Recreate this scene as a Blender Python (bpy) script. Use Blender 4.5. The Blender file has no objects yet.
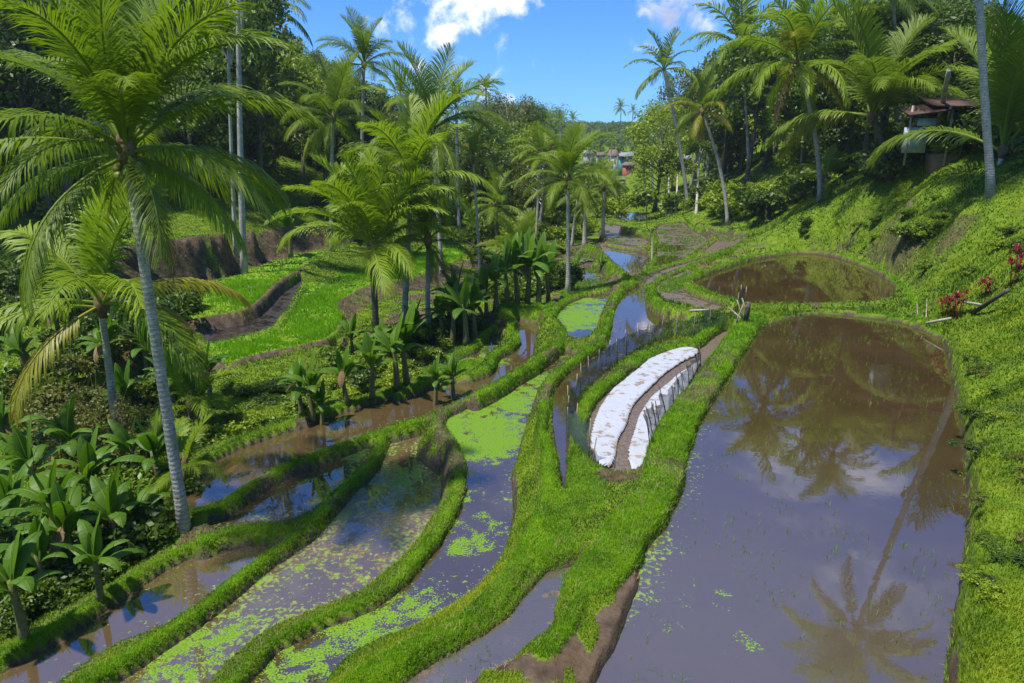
import bpy, math, random
import numpy as np
from mathutils import Vector, Matrix
PI = math.pi
rng = np.random.default_rng(7)
random.seed(7)
sc = bpy.context.scene
COL = sc.collection

# ---------------------------------------------------------------- camera
CAMZ = 7.0
FPX = 700.0
PITCH = math.radians(15.3)
CT, ST = math.cos(PITCH), math.sin(PITCH)

def ray(px, py):
    u, v = px - 512.0, py - 341.5
    return np.array([u, FPX*CT - v*ST, -FPX*ST - v*CT])

def W(px, py, z):                      # point of the world at height z seen at a pixel
    d = ray(px, py); t = (z - CAMZ)/d[2]
    return (d[0]*t, d[1]*t)

def WD(px, py, Y):                     # point at distance Y
    d = ray(px, py); t = Y/d[1]
    return (d[0]*t, Y, CAMZ + d[2]*t)

def proj(x, y, z):
    dz = z - CAMZ
    depth = y*CT - dz*ST
    up = y*ST + dz*CT
    return 512 + FPX*x/depth, 341.5 - FPX*up/depth, depth

# ---------------------------------------------------------------- numpy noise
_perm = rng.random((256, 256))
def vnoise(x, y, s=1.0, seed=0):
    x = np.asarray(x)/s + 17.3*seed; y = np.asarray(y)/s - 9.1*seed
    xi = np.floor(x).astype(int); yi = np.floor(y).astype(int)
    xf = x - xi; yf = y - yi
    xf = xf*xf*(3-2*xf); yf = yf*yf*(3-2*yf)
    a = _perm[xi % 256, yi % 256]; b = _perm[(xi+1) % 256, yi % 256]
    c = _perm[xi % 256, (yi+1) % 256]; d = _perm[(xi+1) % 256, (yi+1) % 256]
    return (a*(1-xf)+b*xf)*(1-yf) + (c*(1-xf)+d*xf)*yf - .5
def fbm(x, y, s=1.0, o=4, seed=0):
    r = 0; a = 1.0
    for i in range(o):
        r = r + a*vnoise(x, y, s, seed+i*3); s = s/2.1; a = a*.5
    return r

# ---------------------------------------------------------------- object helpers
def tag(o, label=None, cat=None, group=None, kind=None):
    if label: o['label'] = label
    if cat: o['category'] = cat
    if group: o['group'] = group
    if kind: o['kind'] = kind
    return o

def link(name, data, parent=None, loc=None, rot=None, scale=None):
    o = bpy.data.objects.new(name, data); COL.objects.link(o)
    if parent: o.parent = parent
    if loc is not None: o.location = loc
    if rot is not None: o.rotation_euler = rot
    if scale is not None: o.scale = (scale,)*3 if np.isscalar(scale) else scale
    return o

def np_mesh(name, V, Fs, mat=None, attrs=None, smooth=True, mats=None, midx=None):
    V = np.asarray(V, dtype=np.float32).reshape(-1, 3)
    Fs = [np.asarray(f, dtype=np.int32) for f in Fs if len(f)]
    me = bpy.data.meshes.new(name)
    me.vertices.add(len(V)); me.vertices.foreach_set('co', V.ravel())
    loops = np.concatenate([f.ravel() for f in Fs])
    tot = np.concatenate([np.full(len(f), f.shape[1], dtype=np.int32) for f in Fs])
    start = np.concatenate([[0], np.cumsum(tot)[:-1]]).astype(np.int32)
    me.loops.add(len(loops)); me.loops.foreach_set('vertex_index', loops)
    me.polygons.add(len(tot)); me.polygons.foreach_set('loop_start', start)
    me.polygons.foreach_set('loop_total', tot)
    if smooth: me.polygons.foreach_set('use_smooth', np.ones(len(tot), dtype=bool))
    if mats:
        for m in mats: me.materials.append(m)
        if midx is not None: me.polygons.foreach_set('material_index', np.asarray(midx, dtype=np.int32))
    elif mat: me.materials.append(mat)
    if attrs:
        for k, a in attrs.items():
            at = me.attributes.new(k, 'FLOAT', 'POINT'); at.data.foreach_set('value', np.asarray(a, dtype=np.float32))
    me.update(calc_edges=True)
    return me

class MB:                              # collects geometry for ONE mesh
    def __init__(s): s.V = []; s.Q = []; s.T = []; s.v = []; s.n = 0
    def add(s, V, quads=(), tris=(), var=0.0):
        V = np.asarray(V, dtype=float).reshape(-1, 3)
        if len(quads): s.Q.append(np.asarray(quads)+s.n)
        if len(tris): s.T.append(np.asarray(tris)+s.n)
        s.V.append(V); s.v.append(np.broadcast_to(np.asarray(var, dtype=float), (len(V),))); s.n += len(V)
    def box(s, c, size, rz=0, var=0, rx=0, ry=0):
        hx, hy, hz = [q/2 for q in size]
        P = np.array([[x, y, z] for x in (-hx, hx) for y in (-hy, hy) for z in (-hz, hz)])
        M = np.array(Matrix.Rotation(rz, 3, 'Z') @ Matrix.Rotation(ry, 3, 'Y') @ Matrix.Rotation(rx, 3, 'X'))
        P = P @ M.T + np.asarray(c)
        s.add(P, [[0,1,3,2],[4,6,7,5],[0,4,5,1],[2,3,7,6],[0,2,6,4],[1,5,7,3]], var=var)
    def tube(s, pts, rad, n=8, var=0, cap=True):
        pts = np.asarray(pts, dtype=float); m = len(pts)
        rad = np.broadcast_to(np.asarray(rad, dtype=float), (m,))
        T = np.gradient(pts, axis=0); T /= np.linalg.norm(T, axis=1)[:, None]+1e-9
        ref = np.array([1., 0, 0]) if abs(T[0, 0]) < .8 else np.array([0, 1., 0])
        A = np.cross(T, ref); A /= np.linalg.norm(A, axis=1)[:, None]+1e-9
        B = np.cross(T, A)
        th = np.linspace(0, 2*PI, n, endpoint=False)
        R = pts[:, None, :] + rad[:, None, None]*(A[:, None, :]*np.cos(th)[None, :, None] + B[:, None, :]*np.sin(th)[None, :, None])
        i = np.arange(m-1)[:, None]*n; j = np.arange(n)[None, :]; k = (j+1) % n
        Q = np.stack([i+j, i+k, i+n+k, i+n+j], -1).reshape(-1, 4)
        V = R.reshape(-1, 3); tris = []
        if cap:
            V = np.vstack([V, pts[:1], pts[-1:]]); a = m*n; b = a+1
            tris = [[a, (q+1) % n, q] for q in range(n)] + [[b, (m-1)*n+q, (m-1)*n+(q+1) % n] for q in range(n)]
        s.add(V, Q, tris, var)
    def mesh(s, name, mat, smooth=True):
        Fs = []
        if s.Q: Fs.append(np.concatenate(s.Q))
        if s.T: Fs.append(np.concatenate(s.T))
        return np_mesh(name, np.concatenate(s.V), Fs, mat, {'v': np.concatenate(s.v)}, smooth)

# ---------------------------------------------------------------- materials
def lin(c): return tuple(c)+(1.0,)
def newmat(name):
    m = bpy.data.materials.new(name); m.use_nodes = True
    nt = m.node_tree; nt.nodes.clear()
    out = nt.nodes.new('ShaderNodeOutputMaterial')
    return m, nt, nt.nodes, nt.links, out
def N(nt, t, **kw):
    n = nt.nodes.new(t)
    for k, v in kw.items(): setattr(n, k, v)
    return n
def ramp(nt, fac, stops):
    r = nt.nodes.new('ShaderNodeValToRGB'); e = r.color_ramp.elements
    while len(e) < len(stops): e.new(.5)
    for q, (p, c) in zip(e, stops): q.position = p; q.color = lin(c) if len(c) == 3 else c
    nt.links.new(fac, r.inputs[0]); return r.outputs[0]
def noise(nt, scale, detail=4, vec=None, rough=.55, dist=0):
    n = nt.nodes.new('ShaderNodeTexNoise'); n.inputs['Scale'].default_value = scale
    n.inputs['Detail'].default_value = detail; n.inputs['Roughness'].default_value = rough
    n.inputs['Distortion'].default_value = dist
    if vec is not None: nt.links.new(vec, n.inputs['Vector'])
    return n.outputs[0]
def mix(nt, f, a, b, typ='MIX'):
    m = nt.nodes.new('ShaderNodeMix'); m.data_type = 'RGBA'; m.blend_type = typ
    for inp, x in ((m.inputs[0], f), (m.inputs[6], a), (m.inputs[7], b)):
        if hasattr(x, 'links') or isinstance(x, bpy.types.NodeSocket): nt.links.new(x, inp)
        elif isinstance(x, (int, float)): inp.default_value = x
        else: inp.default_value = lin(x)
    return m.outputs[2]
def mth(nt, op, a, b=None, clamp=False):
    m = nt.nodes.new('ShaderNodeMath'); m.operation = op; m.use_clamp = clamp
    for inp, x in ((m.inputs[0], a), (m.inputs[1], b)):
        if x is None: continue
        if isinstance(x, bpy.types.NodeSocket): nt.links.new(x, inp)
        else: inp.default_value = x
    return m.outputs[0]
def attr(nt, name):
    a = nt.nodes.new('ShaderNodeAttribute'); a.attribute_name = name; return a.outputs['Fac']
def sstep(nt, x, a, b):
    m = nt.nodes.new('ShaderNodeMapRange'); m.interpolation_type = 'SMOOTHSTEP'
    nt.links.new(x, m.inputs[0]); m.inputs[1].default_value = a; m.inputs[2].default_value = b
    return m.outputs[0]
def objco(nt):
    return nt.nodes.new('ShaderNodeTexCoord').outputs['Object']
def geopos(nt):
    return nt.nodes.new('ShaderNodeNewGeometry').outputs['Position']
def bump(nt, h, strength=.3, dist=.05):
    b = nt.nodes.new('ShaderNodeBump'); b.inputs['Strength'].default_value = strength
    b.inputs['Distance'].default_value = dist; nt.links.new(h, b.inputs['Height']); return b.outputs[0]
def princ(nt, out, col, rough=.8, spec=.3, nrm=None, surf=True):
    p = nt.nodes.new('ShaderNodeBsdfPrincipled')
    if isinstance(col, bpy.types.NodeSocket): nt.links.new(col, p.inputs['Base Color'])
    else: p.inputs['Base Color'].default_value = lin(col)
    if isinstance(rough, bpy.types.NodeSocket): nt.links.new(rough, p.inputs['Roughness'])
    else: p.inputs['Roughness'].default_value = rough
    p.inputs['Specular IOR Level'].default_value = spec
    if nrm is not None: nt.links.new(nrm, p.inputs['Normal'])
    if surf: nt.links.new(p.outputs[0], out.inputs[0])
    return p

def leafmat(name, dark, mid, light, trans=.35, rough=.45, orand=.5, tip=None):
    """leaf colour varies per leaf (attribute v), per plant (object random) and by soft patches"""
    m, nt, nodes, L, out = newmat(name)
    oi = nt.nodes.new('ShaderNodeObjectInfo').outputs['Random']
    v = attr(nt, 'v')
    f = mth(nt, 'ADD', mth(nt, 'MULTIPLY', v, 1-orand*.6), mth(nt, 'MULTIPLY', oi, orand*.6), True)
    c = ramp(nt, f, [(0, dark), (.5, mid), (1, light)])
    if tip: c = mix(nt, attr(nt, 'tip'), c, tip)
    p = princ(nt, out, c, rough, .35, surf=False)
    t = nt.nodes.new('ShaderNodeBsdfTranslucent')
    tc = mix(nt, 1.0, c, (1.25, 1.35, .5), 'MULTIPLY'); L.new(tc, t.inputs[0])
    ms = nt.nodes.new('ShaderNodeMixShader'); ms.inputs[0].default_value = trans
    L.new(p.outputs[0], ms.inputs[1]); L.new(t.outputs[0], ms.inputs[2]); L.new(ms.outputs[0], out.inputs[0])
    return m

M = {}
M['palm'] = leafmat('palm_leaf', (.085, .145, .010), (.16, .24, .016), (.27, .34, .03), .4, .5)
M['palm_young'] = leafmat('palm_leaf_young', (.12, .19, .008), (.20, .29, .012), (.30, .39, .02), .42, .5)
M['palm_yellow'] = leafmat('palm_leaf_yellow', (.16, .18, .01), (.26, .26, .02), (.36, .31, .03), .35, .45)
M['palm_dead'] = leafmat('palm_leaf_dead', (.10, .05, .02), (.17, .09, .035), (.25, .14, .06), .1, .7)
M['banana'] = leafmat('banana_leaf', (.04, .10, .007), (.09, .19, .010), (.17, .30, .018), .4, .5)
M['banana_dry'] = leafmat('banana_leaf_dry', (.12, .08, .03), (.2, .13, .06), (.3, .2, .1), .15, .8)
M['leafA'] = leafmat('tree_leaf_dark', (.024, .052, .005), (.050, .095, .008), (.11, .17, .012), .25, .45)
M['leafB'] = leafmat('tree_leaf_mid', (.050, .092, .006), (.095, .16, .009), (.18, .26, .014), .3, .45)
M['leafC'] = leafmat('tree_leaf_light', (.12, .19, .008), (.20, .28, .012), (.30, .38, .02), .35, .5)
M['leafR'] = leafmat('cordyline_leaf', (.10, .008, .02), (.22, .012, .035), (.38, .02, .06), .3, .4)
M['leafO'] = leafmat('tree_leaf_olive', (.06, .085, .012), (.11, .13, .02), (.2, .19, .03), .3, .5)
M['grass'] = leafmat('grass_blade', (.07, .18, .002), (.15, .325, .003), (.26, .46, .005), .45, .5, 0)
M['grass_dry'] = leafmat('hill_grass_blade', (.055, .11, .003), (.14, .235, .004), (.28, .34, .012), .35, .6, 0)
M['rice'] = leafmat('rice_blade', (.12, .26, .004), (.20, .40, .006), (.29, .50, .01), .4, .5, 0)
M['straw'] = leafmat('straw', (.16, .10, .045), (.25, .17, .08), (.36, .27, .14), .1, .8, 0)

def barkmat(name, c1, c2, ringscale=0, moss=0):
    m, nt, nodes, L, out = newmat(name)
    oc = objco(nt)
    n1 = noise(nt, 3, 5, oc); n2 = noise(nt, 18, 4, oc)
    c = mix(nt, sstep(nt, n1, .35, .65), c1, c2)
    c = mix(nt, sstep(nt, n2, .5, .72), c, tuple(x*.45 for x in c1))
    h = n2
    if ringscale:
        w = nt.nodes.new('ShaderNodeTexWave'); w.wave_type = 'BANDS'; w.bands_direction = 'Z'
        w.inputs['Scale'].default_value = ringscale; w.inputs['Distortion'].default_value = 1.5
        w.inputs['Detail'].default_value = 2; L.new(oc, w.inputs[0])
        c = mix(nt, mth(nt, 'MULTIPLY', sstep(nt, w.outputs[1], .75, .98), .32), c, tuple(x*.35 for x in c1))
        h = mth(nt, 'ADD', n2, mth(nt, 'MULTIPLY', w.outputs[1], .4))
    if moss:
        c = mix(nt, mth(nt, 'MULTIPLY', sstep(nt, noise(nt, 1.3, 5, oc), .5, .62), moss), c, (.07, .10, .02))
    princ(nt, out, c, .9, .15, bump(nt, h, .6, .03))
    return m
M['palm_bark'] = barkmat('palm_bark', (.36, .33, .27), (.50, .47, .41), 2.6)
M['palm_bark_dark'] = barkmat('palm_bark_dark', (.11, .09, .06), (.19, .16, .12), 1.8, .4)
M['pale_bark'] = barkmat('pale_bark', (.32, .30, .24), (.48, .45, .38))
M['bark'] = barkmat('bark', (.09, .075, .055), (.17, .145, .11), 0, .4)
M['fibre'] = barkmat('fibre', (.13, .08, .04), (.24, .16, .08))
M['stem'] = barkmat('banana_stem', (.13, .14, .05), (.20, .17, .08))
M['redstem'] = barkmat('red_stem', (.3, .06, .03), (.42, .12, .05))
M['pole'] = barkmat('bamboo_pole', (.24, .20, .13), (.36, .31, .21))
M['dark_pole'] = barkmat('dark_pole', (.07, .06, .045), (.14, .12, .09))
M['grey_pipe'] = barkmat('grey_pipe', (.14, .13, .12), (.22, .21, .20))

def simple(name, c1, c2=None, rough=.6, scale=6, spec=.3):
    m, nt, nodes, L, out = newmat(name)
    c2 = c2 or tuple(x*.75 for x in c1)
    f = sstep(nt, noise(nt, scale, 5, objco(nt)), .3, .7)
    princ(nt, out, mix(nt, f, c1, c2), rough, spec, bump(nt, f, .15, .02))
    return m
M['coconut'] = simple('coconut_green', (.16, .22, .03), (.22, .20, .03), .4)
M['coconut_orange'] = simple('coconut_orange', (.55, .20, .03), (.45, .13, .02), .4)
M['wall_white'] = simple('plaster_white', (.62, .62, .58), (.45, .46, .44), .8, 1.5)
M['wall_grey'] = simple('plaster_grey', (.36, .36, .34), (.25, .25, .23), .8, 1.5)
M['wall_blue'] = simple('plaster_bluegreen', (.10, .26, .28), (.14, .30, .30), .7, 1.5)
M['wall_brick'] = simple('brick_wall', (.36, .13, .07), (.26, .10, .06), .8, 3)
M['wall_tan'] = simple('tan_earth', (.36, .22, .12), (.26, .15, .08), .9, 1.5)
M['roof_tile'] = simple('roof_tile', (.21, .14, .11), (.14, .10, .08), .8, 3)
M['roof_grey'] = simple('roof_grey', (.24, .25, .26), (.20, .2, .2), .6, 2)
M['roof_metal'] = simple('roof_rusty', (.11, .055, .042), (.07, .045, .038), .7, 2)
M['thatch'] = simple('thatch', (.30, .25, .15), (.2, .16, .09), .95, 8)
M['red_board'] = simple('red_board', (.20, .035, .02), (.12, .025, .015), .7, 3)
M['blue_board'] = simple('blue_board', (.30, .42, .50), (.5, .56, .6), .5, 3)
M['dark_open'] = simple('dark_window', (.02, .022, .025), (.03, .03, .03), .2, 3)
M['wood'] = simple('weathered_wood', (.40, .36, .30), (.26, .22, .17), .85, 12)
# ================================================================ TERRACES: levels and outlines
# paddies: name -> (water level, outline)
PAD = {
 'A': (0.0, [(590,683),(608,640),(626,600),(633,562),(655,522),(682,480),(697,430),(716,388),(742,347),(772,324),(810,314),(850,316),(900,322),(935,333),(947,350),(952,390),(962,430),(966,500),(963,560),(952,610),(941,683),(935,800),(800,900),(560,800)]),
 'B': (0.06, [(700,287),(694,279),(712,271),(735,264),(752,258),(790,251),(820,253),(850,260),(878,271),(893,283),(893,296),(870,302),(800,303),(760,305),(738,300)]),
 'C': (-.5, [(577,556),(573,580),(566,600),(560,625),(532,655),(480,683),(440,740),(360,740),(405,683),(440,655),(480,630),(510,610),(535,585),(555,562)]),
 'D': (-1.3, [(583,350),(567,348),(556,353),(545,362),(530,373),(510,382),(490,395),(465,406),(447,415),(450,429),(462,442),(468,462),(467,482),(461,507),(439,551),(415,570),(391,592),(367,608),(319,627),(283,642),(260,663),(241,682),(225,720),(300,720),(319,685),(334,666),(355,649),(396,632),(429,620),(457,608),(479,592),(495,565),(503,552),(512,520),(511,489),(509,472),(520,444),(528,419),(536,396),(545,378),(560,366),(577,356)]),
 'I': (-.98, [(551,313),(567,301),(588,295),(610,293),(604,305),(598,321),(594,334),(577,339),(568,335),(569,329),(561,321)]),
 'E': (-2.0, [(393,433),(426,425),(420,440),(413,458),(438,476),(448,487),(446,501),(440,513),(420,534),(408,551),(386,582),(343,603),(295,620),(267,630),(243,651),(217,683),(195,715),(60,715),(107,683),(134,666),(167,644),(200,630),(224,613),(248,592),(276,568),(307,549),(334,525),(360,489),(370,480),(385,464),(393,448)]),
 'F': (-1.95, [(367,445),(367,457),(346,478),(324,496),(305,513),(278,521),(246,519),(215,530),(213,515),(237,503),(262,484),(297,466),(332,457)]),
 'G': (-2.2, [(0,663),(29,649),(60,630),(95,608),(124,594),(155,570),(191,551),(224,544),(262,534),(291,530),(293,537),(279,546),(248,568),(219,589),(203,596),(167,623),(119,639),(91,656),(55,680),(20,715),(-90,760),(-110,730)]),
 'H': (-1.75, [(190,475),(210,455),(230,446),(265,435),(305,421),(345,406),(380,398),(402,388),(425,383),(440,372),(461,378),(479,376),(495,364),(497,356),(508,348),(522,337),(519,327),(516,313),(538,311),(536,331),(533,356),(526,362),(508,372),(489,385),(465,397),(445,407),(430,414),(400,421),(370,432),(320,450),(280,465),(250,480),(225,497),(205,506),(190,506),(183,492)]),
 'L': (-2.2, [(440,360),(460,352),(475,347),(478,335),(497,331),(501,345),(490,353),(488,366),(465,371),(440,374)]),
 'N1': (-1.2, [(605,243),(625,246),(645,250),(646,262),(641,270),(633,276),(622,267),(607,255),(600,245)]),
 'N2': (-.75, [(660,225),(685,222),(697,233),(708,240),(695,250),(678,259),(668,264),(654,268),(650,263),(661,256),(654,247),(662,240),(657,232)]),
 'N3': (-1.3, [(606,224),(620,224),(638,229),(650,236),(648,246),(630,245),(610,241),(604,232)]),
 'N4': (-.3, [(702,226),(740,233),(750,237),(742,240),(733,246),(715,251),(703,253),(716,243),(722,238),(712,232)]),
 'N5': (-1.4, [(612,218),(622,213),(640,213),(650,218),(640,224)]),
 'O': (-.52, [(640,284),(622,293),(615,305),(614,320),(611,335),(600,348),(585,360),(568,372),(556,385),(555,410),(558,440),(563,470),(566,492),(569,491),(569,470),(567,450),(570,430),(573,405),(578,390),(600,372),(625,355),(650,340),(665,330),(668,318),(655,312),(645,302),(644,290)]),
 'P': (-.08, [(662,283),(680,274),(690,271),(686,279),(690,289),(705,296),(722,303),(718,311),(700,309),(675,303),(662,297),(658,289)]),
 'Q': (-.5, [(646,281),(662,271),(680,266),(700,260),(715,255),(733,249),(740,246),(730,253),(712,261),(692,268),(672,274),(655,283),(650,287)]),
 'X1': (-1.9, [(565,292),(572,268),(590,262),(604,268),(618,280),(600,285),(582,290)]),
 'X2': (-1.6, [(575,258),(580,248),(592,247),(602,257),(596,262),(580,264)]),
 'S': (-.50, [(590,440),(590,422),(600,400),(610,386),(628,372),(646,356),(664,348),(682,343),(698,341),(716,334),(732,326),(736,330),(718,348),(704,362),(694,378),(684,396),(668,414),(659,432),(650,456),(646,470),(620,472),(600,468),(592,452)]),
 'T': (-2.3, [(203,345),(205,330),(240,322),(262,318),(272,302),(290,285),(302,274),(300,284),(290,300),(288,306),(276,318),(272,328),(235,338)]),
}
# bunds: top height, half width(s), soil amount, crest line
BUND = [
 (0.28, 0.4, 0, [(757,315),(745,326),(736,339),(722,356),(708,378),(693,395),(680,417),(670,439),(667,459),(662,478),(649,498),(635,517),(626,529),(610,551),(590,575)]),
 (.22, 0.109, 0, [(588,578),(574,611),(560,632),(543,649)]),
 (0.19, 0.149, 0, [(738,318),(756,311),(776,306),(800,306),(850,310),(895,316),(920,322),(938,331)]),
 (0.32, 0.139, 0, [(745,305),(730,299),(709,293),(692,287),(686,280),(695,274),(715,267),(733,261),(750,256),(774,252),(797,249),(830,251),(858,259),(884,270),(905,287),(915,303),(920,320)]),
 (0.1, 0.139, .2, [(727,316),(710,313),(693,310),(669,305),(656,299),(650,289),(654,281),(666,274),(680,269),(692,264),(709,257),(727,250),(737,245),(746,239),(760,235),(753,227)]),
 (-.72, 0.134, 0, [(548,318),(560,301),(580,293),(599,290),(615,285)]),
 (-.55, 0.134, 0, [(615,285),(632,279)]),
 (-.38, 0.134, 0, [(632,279),(643,273),(662,266),(680,262),(692,257),(700,249),(714,242),(719,237),(709,233),(698,229),(689,223),(684,216)]),
 (-.25, 0.134, .5, [(638,281),(625,286),(617,293),(611,304),(608,319),(604,336),(592,348),(577,358),(561,368),(549,379),(545,393),(543,409),(541,425),(547,448),(550,474),(549,497)]),
 (-.28, 0.192, .2, [(552,490),(540,525),(518,562),(492,598),(455,625),(412,646),(374,667),(342,690),(300,730)]),
 (-.40, 0.16, 0, [(556,515),(548,548),(525,580),(498,610),(460,636),(420,656),(385,677),(350,705),(320,740)]),
 (-.85, 0.129, .3, [(555,299),(545,308),(550,318),(560,328),(564,333),(560,341),(545,354),(528,366),(512,374),(495,385),(475,395)]),
 (-1.1, 0.129, .3, [(475,395),(455,406),(446,410),(437,419),(440,431),(453,443),(461,458),(460,474),(456,493),(450,507),(434,534),(415,556),(398,577),(374,594),(343,608),(307,623),(276,637),(255,654),(236,673),(222,695)]),
 (-.85, 0.1, 0, [(566,340),(580,343),(596,340)]),
 (-1.72, 0.134, 0, [(435,412),(424,419),(395,427),(381,434),(379,450),(368,468),(348,482),(325,507),(300,530),(270,553),(235,577),(205,605),(165,630),(120,658),(80,683),(40,712)]),
 (-1.62, 0.149, 0, [(440,411),(420,421),(400,427),(371,434),(346,443),(317,453),(287,464),(258,478),(239,492),(219,505),(199,510)]),
 (-1.82, 0.149, 0, [(322,508),(305,519),(286,527),(248,526),(219,533),(200,541)]),
 (-1.95, 0.149, 0, [(215,533),(180,548),(143,568),(107,592),(72,615),(36,635),(0,654),(-60,685),(-120,705)]),
 (-1.4, 0.139, .3, [(500,307),(504,313),(515,319),(508,327),(518,336),(508,346),(493,352),(491,364),(479,370),(463,375),(443,368),(425,380),(398,392)]),
 (-1.5, 0.144, .6, [(402,384),(385,392),(346,403),(305,418),(264,430),(244,437),(219,448),(195,462)]),
 (-1.85, 0.149, 0, [(440,357),(460,351),(475,344),(482,334),(495,326)]),
 (-1.25, 0.149, 0, [(500,307),(515,303),(535,306),(549,311)]),
 (-.85, 0.149, 0, [(588,243),(594,246),(605,258),(616,267),(628,276),(640,279)]),
 (-.55, 0.158, .3, [(622,226),(640,228),(654,234),(657,241),(649,249),(655,257),(652,264),(640,276)]),
 (-.9, 0.149, 0, [(600,220),(607,219),(619,222),(638,226)]),
 (-.9, 0.109, 0, [(604,243),(625,247),(645,250)]),
 (.15, 0.149, .3, [(697,222),(727,229),(742,232),(756,229)]),
 (-.25, 0.169, .6, [(690,341),(675,343),(654,350),(632,360),(619,372),(599,386),(587,399),(581,415),(578,425),(577,440),(585,457),(594,467),(614,472),(637,475)]),
 (-.15, 0.129, .3, [(735,316),(720,322),(705,332),(694,340)]),
 (-1.6, 0.169, .8, [(180,321),(208,316),(246,310),(262,298),(276,282),(306,266),(330,256)]),
 (-2.35, 0.169, .8, [(199,356),(227,364),(262,352),(300,345),(330,338),(342,321),(332,303),(365,286),(414,275),(455,262),(466,247)]),
 (-1.3, 0.149, .3, [(560,301),(566,292),(570,275),(574,262),(580,250),(592,246)]),
 (-1.5, 0.124, .3, [(574,262),(590,263),(604,262)]),
]
# flat raised pads: height, edge softness flag soil, outline
PADS = [
 (.13, 1, [(629,556),(634,575),(624,600),(611,634),(590,672),(560,760),(430,760),(457,690),(491,669),(524,655),(555,645),(577,616),(586,589),(603,577)]),
 (-.28, 0, [(576,430),(582,455),(598,478),(611,492),(607,508),(597,540),(574,552),(545,556),(530,556),(545,510),(560,500),(569,492),(573,470)]),
 (-1.7, 0, [(150,312),(180,292),(227,280),(274,263),(311,252),(332,251),(306,266),(275,282),(260,298),(245,309),(208,315),(170,325),(140,340),(100,345),(100,325)]),
 (-2.45, 0, [(199,347),(235,338),(271,328),(276,318),(290,303),(300,288),(330,278),(391,261),(420,250),(462,244),(466,249),(455,262),(414,274),(365,286),(332,303),(342,319),(330,338),(300,345),(262,352),(227,363)]),
 (-2.85, 0, [(230,408),(245,397),(290,386),(330,378),(345,385),(300,400),(255,411)]),
 (-1.2, 0, [(497,306),(510,301),(530,302),(549,306),(547,314),(520,309),(503,312)]),
 (-1.9, 0, [(440,366),(465,360),(488,358),(492,366),(478,373),(462,377),(445,374)]),
]
# loose height controls inside the detailed zone (pixel line, height)
LINES = [
 (.75, [(948,326),(952,345),(957,372),(962,405),(969,440),(972,500),(969,560),(958,612),(948,683),(944,800)]),
 (1.2, [(60,262),(100,254),(150,244),(180,241),(230,234)]),
 (.85, [(250,232),(256,232)]), (.42, [(268,231),(275,231)]), (.22, [(290,230),(294,230)]), (0, [(308,229),(314,229)]), (-.15, [(327,229),(331,228)]), (-.3, [(343,228),(348,228)]), (-.7, [(378,228),(384,228)]),
 (-1.65, [(100,318),(150,306),(180,290),(227,278),(274,261),(311,250),(345,245),(380,240)]),
 (-3.35, [(205,385),(225,381),(260,373),(310,362),(345,350)]),
 (-2.4, [(205,427),(245,415),(300,405),(340,395)]),
 (-3.0, [(350,330),(352,318),(372,304),(414,291),(462,275)]),
 (-2.95, [(245,395),(300,385),(335,378)]),
 (-4.6, [(0,420),(50,420),(100,415),(160,400)]),
 (-4.4, [(0,520),(50,480),(100,450),(150,430)]),
 (-2.6, [(-60,635),(0,612),(50,590),(100,565),(150,540)]),
 (-3.0, [(-60,590),(0,575),(60,540),(140,505)]),
 (-2.5, [(380,350),(420,335),(455,325),(475,315)]),
 (-2.1, [(480,300),(520,296),(550,293)]),
 (-3.0, [(470,280),(500,270),(530,262)]),
]
PADW = {k: (z, np.array([W(x, y, z) for x, y in P])) for k, (z, P) in PAD.items()}
BUNDW = [(z, hw, s, np.array([W(x, y, z) for x, y in P])) for z, hw, s, P in BUND]
PADSW = [(z, s, np.array([W(x, y, z) for x, y in P])) for z, s, P in PADS]
def smooth_line(P, k=3):               # Chaikin, open
    for _ in range(k):
        Q = [P[0]]
        for a, b in zip(P[:-1], P[1:]): Q += [a*.75+b*.25, a*.25+b*.75]
        Q.append(P[-1]); P = np.array(Q)
    return P
def smooth_poly(P, k=2):
    for _ in range(k):
        Q = []
        for a, b in zip(P, np.roll(P, -1, 0)): Q += [a*.75+b*.25, a*.25+b*.75]
        P = np.array(Q)
    return P
BUNDW = [(z, hw, s, smooth_line(P, 2)) for z, hw, s, P in BUNDW]
PADW = {k: (z, smooth_poly(P, 2)) for k, (z, P) in PADW.items()}
PADSW = [(z, s, smooth_poly(P, 1)) for z, s, P in PADSW]

def seg_dist(X, Y, P, closed=False):
    d = np.full(X.shape, 1e9)
    Q = np.vstack([P, P[:1]]) if closed else P
    for a, b in zip(Q[:-1], Q[1:]):
        ab = b-a; l2 = ab@ab+1e-12
        t = np.clip(((X-a[0])*ab[0]+(Y-a[1])*ab[1])/l2, 0, 1)
        d = np.minimum(d, (X-a[0]-t*ab[0])**2+(Y-a[1]-t*ab[1])**2)
    return np.sqrt(d)
def inside(X, Y, P):
    c = np.zeros(X.shape, bool)
    Q = np.roll(P, -1, 0)
    for (x1, y1), (x2, y2) in zip(P, Q):
        if y1 == y2: continue
        m = ((y1 > Y) != (y2 > Y)) & (X < (x2-x1)*(Y-y1)/(y2-y1)+x1)
        c ^= m
    return c
def sdf(X, Y, P, pad=2.0):             # negative inside; only near the outline's box
    r = np.full(X.shape, 99.0)
    lo, hi = P.min(0)-pad, P.max(0)+pad
    m = (X > lo[0]) & (X < hi[0]) & (Y > lo[1]) & (Y < hi[1])
    if m.any():
        x, y = X[m], Y[m]
        d = seg_dist(x, y, P, True); d[inside(x, y, P)] *= -1
        r[m] = d
    return r
def linedist(X, Y, P, pad=2.5):
    r = np.full(X.shape, 99.0)
    lo, hi = P.min(0)-pad, P.max(0)+pad
    m = (X > lo[0]) & (X < hi[0]) & (Y > lo[1]) & (Y < hi[1])
    if m.any(): r[m] = seg_dist(X[m], Y[m], P)
    return r

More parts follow.
